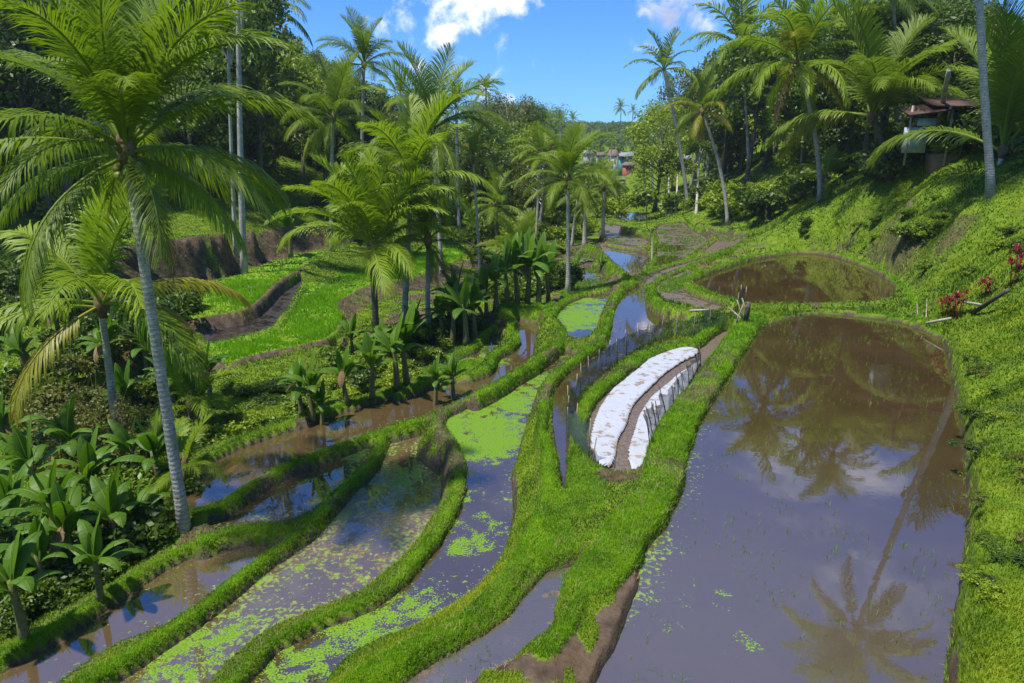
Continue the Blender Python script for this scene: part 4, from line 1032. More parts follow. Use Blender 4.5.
LAB = {('L','dark'):'dark green broadleaf tree in the dense forest covering the left hillside',('L','mid'):'mid green broadleaf tree in the dense forest covering the left hillside',('L','light'):'light green feathery tree in the forest covering the left hillside',('L','olive'):'pale stemmed olive green tree in the forest on the left hillside',
 ('R','dark'):'dark green broadleaf tree in the dense grove along the right hillside',('R','mid'):'mid green broadleaf tree in the dense grove along the right hillside',('R','light'):'light green feathery tree in the grove along the right hillside',('R','olive'):'pale stemmed olive tree with thin foliage on the right hillside'}
y = 40.0
while y < 190:
    step = 4.6 if y < 75 else (5.6 if y < 110 else 8.5)
    x = -y*.92
    while x < y*.9:
        X_, Y_ = x+rs.uniform(-.4, .4)*step, y+rs.uniform(-.4, .4)*step; x += step
        z = gz(X_, Y_); px, py, _ = proj(X_, Y_, z)
        if px < -120 or px > 1140: continue
        left = px < 590 and py < np.interp(px, BASEL[:, 0], BASEL[:, 1]) and X_ < 6
        right = px > 688 and py < np.interp(px, BASER[:, 0], BASER[:, 1]) and X_ > 10
        if not (left or right): continue
        # keep the slope and the hut in the open
        if right and 925 < px < 985 and Y_ < 45.5: continue
        if left and Y_ > 60 and px > 440 and py > 190 and rs.random() < .3: continue
        h = rs.uniform(8.5, 15.5) if left else rs.uniform(7.5, 13.5)
        if Y_ > 100: h *= 1.15
        if right or rs.random() < .5:
            s0 = skyy(px); need = CAMZ+ray(px, s0)[2]/ray(px, s0)[1]*Y_-z
            h = min(19, max(6.5, need*rs.uniform(.72, 1.0))) if right or Y_ > 55 else h
        s_ = skyy(px)+rs.uniform(-3, 16)
        for _ in range(12):
            if proj(X_, Y_, z+h)[1] < s_: h *= .9
        if h < 4.2: continue
        ty = proj(X_, Y_, z+h)[1]; hw_ = 3.0*h/12*700/Y_; i0, i1 = int(max(0, px-hw_+200)), int(min(1399, px+hw_+200))
        if i1 <= i0 or not (TOPL[i0:i1] > ty+3).any(): continue
        if py-ty > 12: TOPL[i0+(i1-i0)//5:i1-(i1-i0)//5] = np.minimum(TOPL[i0+(i1-i0)//5:i1-(i1-i0)//5], ty+(py-ty)*.12)
        # drop trees wholly behind several nearer rows
        u = rs.random(); side = 'L' if left else 'R'
        if left: kind = 'dark' if u < .40 else 'mid' if u < .82 else 'light' if u < .93 else 'olive'
        else: kind = 'dark' if u < .50 else 'mid' if u < .82 else 'light' if u < .9 else 'olive'
        tree(X_, Y_, h, kind, LAB[side, kind], {'L': 'trees of the left hillside forest', 'R': 'trees of the right hillside grove'}[side], wide=rs.uniform(.85, 1.15)*(12/h)**.35)
        ftree += 1
    y += step*.9
print('forest trees', ftree)
def tree_px(px, bpy, tpy, Y, kind, label, v=None, wide=1.0, **kw):
    B = onground(px, bpy, Y); top = WD(px, tpy, Y)[2]
    return tree(B[0], B[1], max(3, top-B[2]), kind, label, v=v, wide=wide, **kw)
tree_px(655, 190, 100, 96, 'light', 'light yellow green feathery tree at the left tip of the right grove', 0, 1.1)
tree_px(673, 192, 88, 92, 'light', 'light green tree right behind the feathery one at the tip of the grove', 1, 1.1)
tree_px(690, 190, 48, 90, 'olive', 'tall airy olive tree on the skyline of the right grove', 0, .8)
tree_px(706, 190, 28, 84, 'olive', 'taller olive tree between two palms of the right grove', 1, .8)
tree_px(476, 180, 130, 84, 'light', 'rounded light green tree on the left slope under the lone palm', 0, 1)
tree_px(508, 170, 92, 112, 'olive', 'airy tree with pale trunk beside the lone palm on the skyline', 0, .8)
tree_px(526, 172, 99, 116, 'dark', 'dark domed tree right of the airy skyline tree', 2, .8)
tree_px(600, 190, 158, 130, 'light', 'light green round tree in front of the village', 0, 1.5)
tree_px(588, 200, 168, 110, 'light', 'light green bush like tree left of the village houses', 0, 1.4)
tree_px(618, 205, 180, 105, 'mid', 'small mid green tree below the village', 3, 1.3)
tree_px(640, 205, 184, 112, 'mid', 'small round tree on the slope under the village', 1, 1.3)
tree_px(665, 200, 165, 108, 'light', 'small light green tree between the thin trunks right of the village', 0, 1.1)
tree_px(905, 152, 62, 45, 'dark', 'dark leafy tree just left of the hilltop hut', 1, .8)
tree_px(978, 140, 58, 43, 'mid', 'leafy tree crowding the right side of the hilltop hut', 3, .7)
tree_px(925, 150, 84, 46.5, 'mid', 'low leafy tree with branches over the roof of the hilltop hut', 3, .7)
for px_, py_, Y_, s_, k_, l_ in ((912, 150, 42.5, 2.3, 'mid', 'rounded leafy shrub in front of the left post of the hut'), (928, 156, 41.5, 1.5, 'dark', 'dark shrub under the blue panels of the hut'), (974, 146, 41.5, 2.2, 'mid', 'leafy shrub in front of the right end of the hut'), (952, 160, 40.5, 1.3, 'light', 'light green shrub below the earth floor of the hut')): HUTSH.append((px_, py_, Y_, s_, k_, l_))
# tall pale trunks
def bare_trunk(label, bpx, bpy, tpx, tpy, Y, r, mat='pale_bark', crown=None, name='pale_trunk_tree'):
    B = onground(bpx, bpy, Y); C = np.array(WD(tpx, tpy, Y))
    root = link(name, None, loc=tuple(B)); tag(root, label, 'tree')
    link('trunk', trunk_mesh('trunk', B, C, r, r*.6, M[mat], .1), root)
    if crown:
        cr = MB(); cs = [C-B+np.array([random.uniform(-1, 1)*crown, random.uniform(-1, 1)*crown, random.uniform(-.2, .6)*crown]) for _ in range(9)]
        leafcloud(cr, cs, crown*.5, 1500, .3, 9); link('crown', cr.mesh('crown', M['leafB'], False), root)
        mb = MB()
        for c in cs: mb.tube([C-B-[0, 0, crown*.8], (C-B+c)/2, c], [r*.4, r*.25, .03], 5, cap=False)
        link('branches', mb.mesh('branches', M[mat]), root)
    return root
bare_trunk('tall smooth pale trunk standing in front of the left forest', 234, 175, 238, -14, 50, .24, crown=3.2)
bare_trunk('slim pale trunk left of the tall smooth one in the left forest', 227, 170, 228, 40, 52, .16, crown=2.0)
#bare_trunk('thin brown trunk rising behind the fronds of the foreground palm', 182, 190, 184, -20, 46, .22, 'bark', crown=3)
bare_trunk('dead leaning trunk broken off beside the hut on the right', 934, 152, 949, 70, 42, .22)
bare_trunk('short grey pole like trunk leaning beside the dead one at the hut', 941, 150, 951, 106, 43, .10)
bare_trunk('slender white trunk left of the valley light green tree', 696, 215, 700, 150, 90, .16, crown=1.5)
bare_trunk('thin pale trunk among the saplings right of the village', 668, 215, 669, 168, 96, .14, crown=1.6)
bare_trunk('second thin pale trunk among the saplings right of the village', 676, 213, 678, 162, 98, .14, crown=1.6)
bare_trunk('bare brown stem between hillside palms on the right', 868, 168, 869, 128, 52, .12, 'bark')

# ---------------------------------------------------------------- shrubs
SH = {}
for kk, mat, sz in (('dark', 'leafA', .15), ('mid', 'leafB', .15), ('light', 'leafC', .13), ('olive', 'leafO', .12)):
    SH[kk] = []
    for sd in range(3):
        r_ = np.random.default_rng(100+sd); cs = np.c_[r_.normal(0, .42, (9, 2)), .25+.5*r_.random(9)]
        mb = MB(); leafcloud(mb, cs, .34, 1500, sz, 200+sd, flat=.8, thick=.2)
        st = MB()
        for c in cs[:6]: st.tube([(0, 0, -.1), c*[.4, .4, .5], c], [.03, .02, .006], 5, cap=False)
        SH[kk].append((mb.mesh('foliage', M[mat], False), st.mesh('stems', M['bark'])))
BUSHN = [0]
def shrub(x, y, s, kind, label, group=None, flat=1.0):
    BUSHN[0] += 1; rs_ = random.Random(BUSHN[0]); f, st = SH[kind][rs_.randrange(3)]
    root = link('shrub', None, loc=(x, y, gz(x, y)-.05), rot=(0, 0, rs_.random()*6.28), scale=(s, s, s*flat)); tag(root, label, 'shrub', group)
    link('foliage', f, root); link('stems', st, root)
def shrub_band(poly, n, smin, smax, kinds, label, group, flat=1.0, seed=0):
    """shrubs scattered over an area given by ground positions"""
    rs_ = random.Random(seed); P = np.array(poly); lo, hi = P.min(0), P.max(0); c = 0; tries = 0
    while c < n and tries < n*40:
        tries += 1; x, y = rs_.uniform(lo[0], hi[0]), rs_.uniform(lo[1], hi[1])
        if not inside(np.array([x]), np.array([y]), P)[0]: continue
        c += .34; ppx, ppy, _ = proj(x, y, gz(x, y)+.5)
        if not (-25 < ppx < 1050 and ppy < 700): continue
        k = rs_.choice(kinds); shrub(x, y, rs_.uniform(smin, smax)*1.1, k, label[k] if isinstance(label, dict) else label, group, flat); c += 1
def area(pts): return [WD(px, py, Y)[:2] if Y > 0 else W(px, py, -4) for px, py, Y in pts]
def lab4(s): return {'dark': 'dark leafed shrub '+s, 'mid': 'mid green leafy shrub '+s, 'light': 'light green leafy shrub '+s, 'olive': 'thin twiggy yellow green shrub '+s}
# gully thicket, lower left
shrub_band([W(-70,668,-2.4), W(0,640,-2.4), W(70,604,-2.4), W(140,558,-2.4), W(172,538,-2.4), W(165,515,-2.6), W(100,560,-2.6), W(40,590,-2.6), W(-70,635,-2.6)], 30, .4, .75, ['dark', 'mid', 'dark'], lab4('on the edge of the long bund above the lower left paddy'), 'shrubs on the edge of the long bund', seed=21)
shrub_band([W(-60,640,-3), W(0,645,-3), W(60,622,-3), W(110,590,-3), W(170,545,-3), W(178,520,-3.2), W(100,520,-4), W(0,560,-4), W(-90,600,-4)], 38, .6, 1.1, ['dark', 'dark', 'mid'], lab4('in the low hedge above the brown lower left paddy'), 'low hedge above the brown paddy', seed=1)
shrub_band([W(0,470,-4.4), W(60,440,-4.4), W(180,400,-4.4), W(215,470,-3.5), W(190,515,-3), W(110,530,-4), W(40,500,-4.4)], 18, .8, 1.5, ['mid', 'olive', 'dark'], lab4('in the gully left of the leaning palm'), 'gully thicket', seed=2)
shrub_band([W(-60,430,-4.6), W(0,405,-4.6), W(120,385,-4.6), W(190,385,-4.6), W(150,430,-4.4), W(50,450,-4.4), W(-60,480,-4.4)], 22, .9, 1.8, ['mid', 'olive', 'olive', 'dark'], lab4('in the thicket under the gully palm'), 'thicket under the gully palm', seed=3)
shrub_band([W(-80,345,-4), W(0,330,-4), W(110,325,-4), W(190,350,-4.5), W(200,385,-4.6), W(80,400,-4.6), W(-80,400,-4.6)], 22, 1.1, 2.2, ['mid', 'dark', 'dark'], lab4('behind the gully at the left'), 'dark bushes behind the gully', seed=4)
shrub_band([W(195,440,-2), W(225,415,-3), W(250,398,-3.5), W(330,388,-3.5), W(350,395,-2), W(300,415,-1.8), W(240,434,-1.8), W(205,452,-2)], 30, .45, .9, ['mid', 'mid', 'light', 'dark'], lab4('on the green ledges above the brown paddy'), 'leafy cover on the ledges', flat=.7, seed=5)
shrub_band([W(330,385,-2.4), W(350,360,-2.9), W(400,345,-2.8), W(440,335,-2.6), W(480,330,-2.5), W(478,345,-2.4), W(440,358,-2.3), W(420,378,-2.), W(380,392,-1.9)], 28, .6, 1.2, ['mid', 'mid', 'light', 'dark'], lab4('under the central palms and bananas'), 'undergrowth of the central grove', seed=6)
shrub_band([W(470,318,-2.6), W(485,290,-2.6), W(530,284,-2.4), W(575,275,-2.2), W(566,296,-1.9), W(545,299,-2), W(500,304,-2.1)], 22, .8, 1.5, ['mid', 'dark', 'mid'], lab4('around the valley banana grove'), 'undergrowth of the valley grove', seed=7)
shrub_band([W(410,235,-2.2), W(450,232,-2.2), W(480,262,-2.8), W(540,262,-2.4), W(575,246,-2), W(600,225,-1.6), W(560,216,-1.6), W(480,225,-2)], 30, 1.3, 2.7, ['mid', 'light', 'mid', 'light'], lab4('on the valley floor behind the grove'), 'bushes on the valley floor', seed=8)
shrub_band([(-10,75), (12,80), (20,88), (26,105), (26,140), (0,140), (-8,100)], 24, 1.8, 3.6, ['mid', 'light', 'light'], lab4('in the far valley below the village'), 'bushes in the far valley', seed=9)
# foot of the left forest
shrub_band([(-62,44), (-44,47), (-30,55), (-27,61), (-20,66), (-9,70), (-9,76), (-22,74), (-34,66), (-60,56)], 22, 1.6, 3.0, ['mid', 'dark', 'mid', 'light'], lab4('at the foot of the left forest'), 'bushes at the foot of the left forest', seed=10)
# foot of the right grove
def onR(px, py, Y): return WD(px, py, Y)[:2]
shrub_band([onR(780,205,58), onR(840,178,52), onR(900,165,47), onR(935,150,43), onR(985,140,40), onR(1060,120,33), onR(1060,90,40), onR(985,110,48), onR(900,130,56), onR(800,170,66)], 34, 1.1, 2.3, ['mid', 'dark', 'mid', 'dark'], lab4('at the foot of the right grove'), 'bushes at the foot of the right grove', seed=11)
shrub_band([onR(690,190,80), onR(740,195,72), onR(785,205,62), onR(800,170,68), onR(730,165,85), onR(690,168,95)], 22, 1.3, 2.6, ['mid', 'dark', 'light'], lab4('hanging over the bank of the right grove'), 'bushes over the bank of the right grove', seed=12)
for px, py, Y, s, k, lab in [(905,240,36,.9,'mid','bushy green shrub in the middle of the right slope'),(925,238,35,1.0,'mid','larger leafy shrub in the middle of the right slope'),(918,246,34,.7,'dark','low dark shrub below the leafy ones on the right slope'),(808,228,52,.8,'dark','dark narrow bush in the cleft above the middle pond'),(805,236,50,.6,'dark','small dark bush at the water edge of the middle pond'),(1000,420,13.5,.3,'light','small leafy weed on the grassy bank right of the big pond'),(988,600,9.2,.28,'light','bright leafy weed near the lower right corner'),(1018,250,27,.6,'mid','leafy shrub at the right edge beside the red plants'),(960,480,12.6,.22,'light','little green weed on the wall rim of the big pond')]:
    B = onground(px, py, Y); shrub(B[0], B[1], s, k, lab)

shrub_band([onR(860,185,48), onR(960,165,40), onR(1040,160,31), onR(1040,260,25), onR(940,280,30), onR(900,240,40)], 20, .35, .8, ['mid', 'light', 'mid', 'dark'], lab4('dotting the open grass slope on the right'), 'plants dotting the right slope', flat=.7, seed=13)
shrub_band([W(975,340,1.2), W(1040,330,2.5), W(1060,520,1.5), W(1040,680,1.8), W(975,600,1.3), W(982,450,1.2)], 26, .16, .34, ['mid', 'light', 'dark', 'olive'], lab4('low on the grassy bank beside the big pond'), 'weeds on the bank beside the big pond', flat=.6, seed=14)
for px, py, Y, s, k, lab in HUTSH:
    B = onground(px, py, Y); shrub(B[0], B[1], s, k, lab)
# far-off woods and slopes read as one mass
def farwood():
    r_ = np.random.default_rng(3); mb = MB(); n = 0
    while n < 1100:
        Y = 190+r_.random()**.8*430; X = (r_.uniform(470, 770)-512)/715*Y if n % 8 else r_.uniform(-.75, .75)*Y
        px, py, _ = proj(X, Y, 5)
        if 560 < px < 705 and Y < 262: continue
        z = gz(X, Y); h = r_.uniform(7, 13)*(1+Y/900)
        if proj(X, Y, z+h)[1] < skyy(px)-2 and px > 560 and px < 650: h = 6
        cs = np.array([X, Y, z])+np.c_[r_.normal(0, 1.8, (5, 2)), h*(.35+.6*r_.random(5))]
        leafcloud(mb, cs, h*.24, 170, .9, n); n += 1
    return mb.mesh('far_wood', M['leafB'], False)
tag(link('far_wood', farwood()), 'hazy far-off wood covering the ridge behind the village', 'woodland', kind='stuff')

# red cordyline plants
def cordyline(px, py, Y, h, label):
    B = onground(px, py, Y); root = link('red_cordyline', None, loc=tuple(B)); tag(root, label, 'plant', 'red leafed plants by the pond corner')
    mb = MB()
    tops = []
    for q in range(4):
        a = q*1.7; t = np.array([.16*math.cos(a), .16*math.sin(a), h*(.6+.12*q)]); tops.append(t); mb.tube([(0, 0, -.1), t*[.5, .5, .5], t], [.02, .015, .012], 5)
    link('stems', mb.mesh('stems', M['redstem']), root)
    r_ = np.random.default_rng(int(px)); V = []; Q_ = []; k = 0; vv = []
    for t in tops:
        for _ in range(22):
            a = r_.random()*6.28; e = r_.uniform(-.2, 1.2); d = np.array([math.cos(a)*math.cos(e), math.sin(a)*math.cos(e), math.sin(e)]); L_ = .32*(.7+.5*r_.random())
            w = np.cross(d, [0, 0, 1]); w /= np.linalg.norm(w)+1e-9; w = w*.028; m = t+d*L_*.5; e2 = t+d*L_+np.array([0, 0, -.08])
            V += [t, m+w, e2, m-w]; Q_.append([k, k+1, k+2, k+3]); vv += [r_.random()]*4; k += 4
    mb = MB(); mb.add(V, Q_, (), np.array(vv)); link('leaves', mb.mesh('leaves', M['leafR'], False), root)
cordyline(950, 322, 27.6, .95, 'dark red leafed plant beside the brightest one at the pond corner')
cordyline(956, 322, 27.0, 1.1, 'brightest crimson leafed plant at the corner of the big pond')
cordyline(943, 318, 28.4, .8, 'dull purple plant left of the crimson one at the pond corner')
cordyline(982, 300, 26.5, .8, 'lone dull red plant halfway to the right frame edge')
cordyline(1010, 290, 24.5, 1.2, 'dark red plant under the topmost red plant at the right edge')
cordyline(1016, 275, 25.5, 1.2, 'topmost red leafed plant at the right frame edge')
# leafless twigs in the gully
def twigs(px, py, Y, h, label):
    B = onground(px, py, Y); root = link('bare_sapling', None, loc=tuple(B)); tag(root, label, 'sapling')
    mb = MB(); rs_ = random.Random(px)
    mb.tube([(0, 0, -.1), (.05, .02, h*.5), (.0, .1, h)], [.03, .02, .008], 6)
    for q in range(14):
        z0 = h*rs_.uniform(.25, .95); a = rs_.random()*6.28; l = h*.35*rs_.random()+.2
        mb.tube([(0.03, 0, z0), (l*.5*math.cos(a), l*.5*math.sin(a), z0+l*.35), (l*math.cos(a), l*math.sin(a), z0+l*.9)], [.012, .008, .004], 4, cap=False)
    link('branches', mb.mesh('branches', M['straw']), root)
    cr = MB(); cs = [(rs_.uniform(-.5, .5)*h*.6, rs_.uniform(-.5, .5)*h*.6, h*rs_.uniform(.3, 1)) for _ in range(14)]
    leafcloud(cr, cs, .35, 600, .11, px, thick=.1); link('leaves', cr.mesh('leaves', M['leafO'], False), root)
twigs(105, 455, 21, 2.6, 'thin yellowish sapling in the middle of the gully')
twigs(85, 440, 22, 2.3, 'thin twiggy sapling left of the yellowish one in the gully')
twigs(128, 470, 20, 2.4, 'leaning twiggy sapling near the leaning palm trunk')
twigs(60, 470, 20.5, 1.4, 'low pale branching twigs over the bare gully floor')

# ================================================================ THINGS PEOPLE BUILT
# white sheets over the seed bed
def sheet(pts, z, label, seed, name='white_plastic_sheet'):
    P = smooth_poly(np.array([W(x, y, z) for x, y in pts]), 1); lo, hi = P.min(0), P.max(0); st = .045
    xs, ys = np.meshgrid(np.arange(lo[0]-st, hi[0]+st, st), np.arange(lo[1]-st, hi[1]+st, st))
    d = sdf(xs, ys, P); ok = d < 0
    d = d+.05*fbm(xs, ys, .8, 3, seed+5); ok = d < 0
    zz_ = z+.03+.025*fbm(xs, ys, 1.2, 3, seed)+.022*np.abs(vnoise(xs+ys, ys*.4, .22, seed+4))-.07*np.clip(1+d/.10, 0, 1)**2
    h, w_ = xs.shape; idv = np.arange(h*w_).reshape(h, w_)
    q = np.stack([idv[:-1, :-1], idv[:-1, 1:], idv[1:, 1:], idv[1:, :-1]], -1).reshape(-1, 4); q = q[ok.ravel()[q].all(1)]
    us = np.unique(q); rm = np.full(h*w_, -1); rm[us] = np.arange(len(us))
    V = np.stack([xs, ys, zz_], -1).reshape(-1, 3)[us]
    m2 = np_mesh(name, V, [rm[q]], M['sheet']); o = link(name, m2); tag(o, label, 'plastic sheet'); return o
def sheetmat():
    m, nt, nodes, L, out = newmat('white_plastic'); pos = geopos(nt)
    n_ = noise(nt, 3.5, 6, pos, .65); n2_ = noise(nt, 1.2, 4, pos)
    c = mix(nt, sstep(nt, n_, .53, .62), (.40, .42, .46), (.26, .20, .14))
    c = mix(nt, mth(nt, 'MULTIPLY', sstep(nt, n2_, .5, .7), .25), c, (.32, .35, .41))
    p = princ(nt, out, c, .5, .3, bump(nt, noise(nt, 7, 5, pos, .6, 1), .5, .05)); return m
M['sheet'] = sheetmat()
sheet([(681,346),(698,348),(700,353),(685,360),(669,370),(654,384),(638,399),(630,411),(627,424),(618,439),(615,460),(612,468),(598,465),(592,451),(590,437),(592,422),(602,402),(611,390),(628,376),(644,363),(647,358),(664,352)], -.42, 'left strip of crumpled white plastic covering the seed bed', 81)
sheet([(703,360),(695,374),(685,393),(669,411),(662,423),(657,431),(650,453),(646,468),(627,468),(629,443),(637,419),(641,410),(646,402),(656,391),(677,374),(697,361)], -.42, 'narrow right strip of white plastic behind the leaning poles', 91)

def netmat():
    m, nt, nodes, L, out = newmat('dark_netting'); pos = objco(nt)
    p = nt.nodes.new('ShaderNodeBsdfPrincipled'); p.inputs['Base Color'].default_value = (.06, .09, .08, 1); p.inputs['Roughness'].default_value = .7
    t = nt.nodes.new('ShaderNodeBsdfTransparent'); ms = nt.nodes.new('ShaderNodeMixShader')
    f = mth(nt, 'ADD', .55, mth(nt, 'MULTIPLY', sstep(nt, noise(nt, 2.5, 3, pos), .4, .7), .28))
    L.new(f, ms.inputs[0]); L.new(t.outputs[0], ms.inputs[1]); L.new(p.outputs[0], ms.inputs[2]); L.new(ms.outputs[0], out.inputs[0]); return m
M['net'] = netmat()
def fence(pts, hgt, label, pole='pole', sag=.18, lean=(0, 0), nz_=None, net=True, every=.9, r=.014):
    """posts (each its own part) carrying a sagging net"""
    P = np.array(pts, float); seg = np.linalg.norm(np.diff(P, axis=0), axis=1); L_ = np.r_[0, np.cumsum(seg)]; n = max(2, int(L_[-1]/every)+1)
    s = np.linspace(0, L_[-1], n); X = np.interp(s, L_, P[:, 0]); Y = np.interp(s, L_, P[:, 1]); Z = ground(X, Y)
    root = link('net_fence', None, loc=(X[0], Y[0], Z[0])); tag(root, label, 'fence'); O = np.array([X[0], Y[0], Z[0]])
    rs_ = random.Random(n*7)
    tops = []
    for i in range(n):
        b = np.array([X[i], Y[i], Z[i]])-O; h = hgt*rs_.uniform(.85, 1.2); t = b+np.array([lean[0]*h+rs_.uniform(-.08, .08), lean[1]*h+rs_.uniform(-.08, .08), h])
        mb = MB(); mb.tube([b-[0, 0, .2], (b+t)/2, t], r, 6); link('post', mb.mesh('post', M[pole]), root); tops.append(b+(t-b)*(hgt/h*.92))
    if net:
        V = []; Q_ = []; k = 0; m_ = 6
        for i in range(n-1):
            b0 = np.array([X[i], Y[i], Z[i]])-O; b1 = np.array([X[i+1], Y[i+1], Z[i+1]])-O
            for q in range(m_+1):
                f = q/m_; b = b0*(1-f)+b1*f; t = tops[i]*(1-f)+tops[i+1]*f-np.array([0, 0, sag*hgt*4*f*(1-f)])
                for e in (0, .35, .7, 1): V.append(b*(1-e)+t*e+np.array([.05*math.sin(9*f+3*e+i), .04*math.cos(7*f+i), 0])*e)
            for q in range(m_):
                for e in range(3): a = k+q*4+e; Q_.append([a, a+1, a+5, a+4])
            k += (m_+1)*4
        mb = MB(); mb.add(V, Q_); link('net', mb.mesh('net', M['net']), root)
    return root
fence([W(x, y, -.6) for x, y in [(588,470),(574,455),(565,432),(568,415),(580,397),(596,381),(612,369),(632,356),(655,346),(672,340)]], 1.0, 'dark net fence curving along the left side of the seed bed')
fence([W(x, y, -.3) for x, y in [(676,336),(690,334),(706,332),(722,328),(736,320),(744,312)]], .95, 'dark net fence closing the far end of the seed bed', every=.8)
fence([W(x, y, -.35) for x, y in [(702,362),(694,378),(683,396),(670,414),(660,430),(654,450),(650,466)]], .85, 'row of leaning dark poles with net along the right white strip', pole='dark_pole', lean=(-.25, 0), every=.8)
fence([W(x, y, -.4) for x, y in [(592,468),(604,470),(614,471)]], .7, 'low bamboo stakes at the near end of the seed bed', every=.55, lean=(.1, .1), net=False)
def stick(p0, p1, r, label, mat='pole', name='bamboo_pole', cat='pole'):
    p0, p1 = np.array(p0), np.array(p1); mb = MB(); mb.tube([(0, 0, 0), (p1-p0)/2+[0, 0, .01], p1-p0], [r, r*.9, r*.8], 8); o = link(name, mb.mesh(name, M[mat]), loc=tuple(p0)); tag(o, label, cat); return o
a, b = W(690, 312, .25), W(712, 312, .25); stick((*a, .30), (*b, .34), .06, 'pale log laid across the posts behind the seed bed', 'wood', 'log', 'log')
for q, (x0, y0, x1, y1) in enumerate([(736, 322, 744, 303), (743, 318, 737, 300), (748, 316, 742, 298)]):
    a = W(x0, y0, .3); c = WD(x1, y1, a[1]+.3); stick((*a, .3), c, .03, ['left leaning stick of the bundle at the pond corner', 'middle stick of the bundle at the pond corner', 'longest stick of the bundle at the pond corner'][q])
a = W(728, 313, .2); b = W(741, 321, .3); stick((a[0], a[1], .45), (b[0], b[1], .4), .035, 'short pale stick lying beside the stick bundle')
mb = MB(); mb.tube([(0, 0, -.1), (0.02, 0, .5), (.05, .03, .75)], [.10, .11, .05], 9)
a = W(746, 320, .35); o = link('dark_sack', mb.mesh('dark_sack', M['dark_pole']), loc=(*a, .35)); tag(o, 'dark bundle tied to the stake at the pond corner', 'bundle')
for px, py, tpy, Y, lab, r in [(675, 330, 310, 33, 'thin white pole standing at the left of the posts behind the seed bed', .03), (686, 334, 312, 32.5, 'thin white pole standing second from left behind the seed bed', .03), (702, 330, 313, 32, 'white pole under the right end of the pale log', .03), (683, 216, 200, 73, 'white pole at the foot of the far right bank', .045), (647, 228, 196, 66, 'grey white post standing on the middle terrace edge', .055), (918, 330, 303, 29.6, 'grey stake beside the brown footpath at the pond corner', .035), (926, 330, 300, 29.2, 'thin leaning stake between the footpath and the red plants', .03), (652, 262, 240, 54, 'stick standing in the silver puddle', .05)]:
    B = onground(px, py, Y); t = WD(px+random.uniform(-1, 1), tpy, Y); stick((B[0], B[1], B[2]-.2), t, r, lab, 'pole', 'pole')
a = onground(925, 330, 28.6); b = onground(950, 326, 27.2); stick((a[0], a[1], a[2]+.15), (b[0], b[1], b[2]+.25), .06, 'grey bamboo pipe lying across the pond corner', 'wood', 'bamboo_pipe', 'pipe')
a = onground(972, 316, 25.5); b = WD(1008, 290, 24.2); stick((a[0], a[1], a[2]+.1), (b[0], b[1], b[2]), .09, 'dark handrail log climbing the slope by the red plants', 'dark_pole', 'handrail_log', 'handrail')
a = WD(964, 302, 26.5); b = onground(985, 310, 25.2); stick((a[0], a[1], a[2]), (b[0], b[1], b[2]+.1), .05, 'pale branch leaning against the handrail log', 'wood', 'branch', 'branch')

# houses of the village and the hut
def house(px, py, Y, wpx, hpx, wall, roof, label, rot=0, name='village_house', rise=.45, depth=None, nwin=2, door=True):
    base = WD(px, py, Y); w = wpx*Y/700; h = hpx*Y/700; dp = depth or w*.7
    z0 = base[2]; root = link(name, None, loc=(base[0], base[1], z0), rot=(0, 0, rot)); tag(root, label, 'house')
    mb = MB(); mb.box((0, dp/2, h/2-2), (w, dp, h+4)); link('wall', mb.mesh('wall', M[wall], False), root)
    mb = MB(); e = w*.1; rz = h*rise
    V = [(-w/2-e, -e, h), (w/2+e, -e, h), (w/2+e, dp+e, h), (-w/2-e, dp+e, h), (-w/2+w*.12, dp/2, h+rz), (w/2-w*.12, dp/2, h+rz)]
    V += [(a_, b_, c_-.25) for a_, b_, c_ in V[:4]]
    mb.add(V, [[0, 1, 5, 4], [2, 3, 4, 5], [6, 7, 1, 0], [7, 8, 2, 1], [8, 9, 3, 2], [9, 6, 0, 3]], [[1, 2, 5], [3, 0, 4]]); link('roof', mb.mesh('roof', M[roof], False), root)
    for i in range(nwin):
        x = -w*.3+w*.6*i/max(1, nwin-1); mb = MB(); mb.box((x, -.06, h*.6), (w*.14, .1, h*.3)); wn = link('window', mb.mesh('window', M['dark_open'], False), root)
        mb = MB(); mb.box((x, -.09, h*.43), (w*.18, .16, h*.04)); link('sill', mb.mesh('sill', M['wall_grey'], False), wn)
    if door:
        mb = MB(); mb.box((0, -.06, h*.28), (w*.13, .1, h*.56)); link('door', mb.mesh('door', M['red_board'], False), root)
    return root
for a_ in [(588,158,240,9,5,'wall_grey','roof_grey','grey roofed house at the left end of the village'),(601,160,235,8,5,'wall_white','roof_tile','small pale house second from the left in the village'),(612,168,225,9,12,'wall_white','roof_tile','tall white house with brown roof in the middle of the village'),(627,163,230,14,7,'wall_blue','roof_grey','blue green house with grey roof in the village'),(630,171,215,10,6,'wall_brick','roof_tile','red brick house below the blue green one'),(645,167,220,10,6,'wall_tan','roof_tile','tan house right of the brick one in the village'),(655,169,222,7,8,'wall_white','roof_grey','narrow white house right of the tan house'),(618,186,150,11,3,'wall_tan','thatch','straw roofed hut on the slope below the village'),(622,182,180,6,2.5,'wall_grey','roof_grey','tiny grey shed above the straw roofed hut'),(687,163,150,8,5,'wall_white','roof_grey','white house glimpsed through the grove on the right'),(694,168,145,6,5,'wall_tan','roof_tile','tan wall glimpsed through the grove on the right'),(524,184,130,6,4,'wall_grey','thatch','small hut hidden among bushes in the valley')]:
    house(*a_[:8], rot=random.uniform(-.3, .3), nwin=2 if a_[3] > 7 else 1)
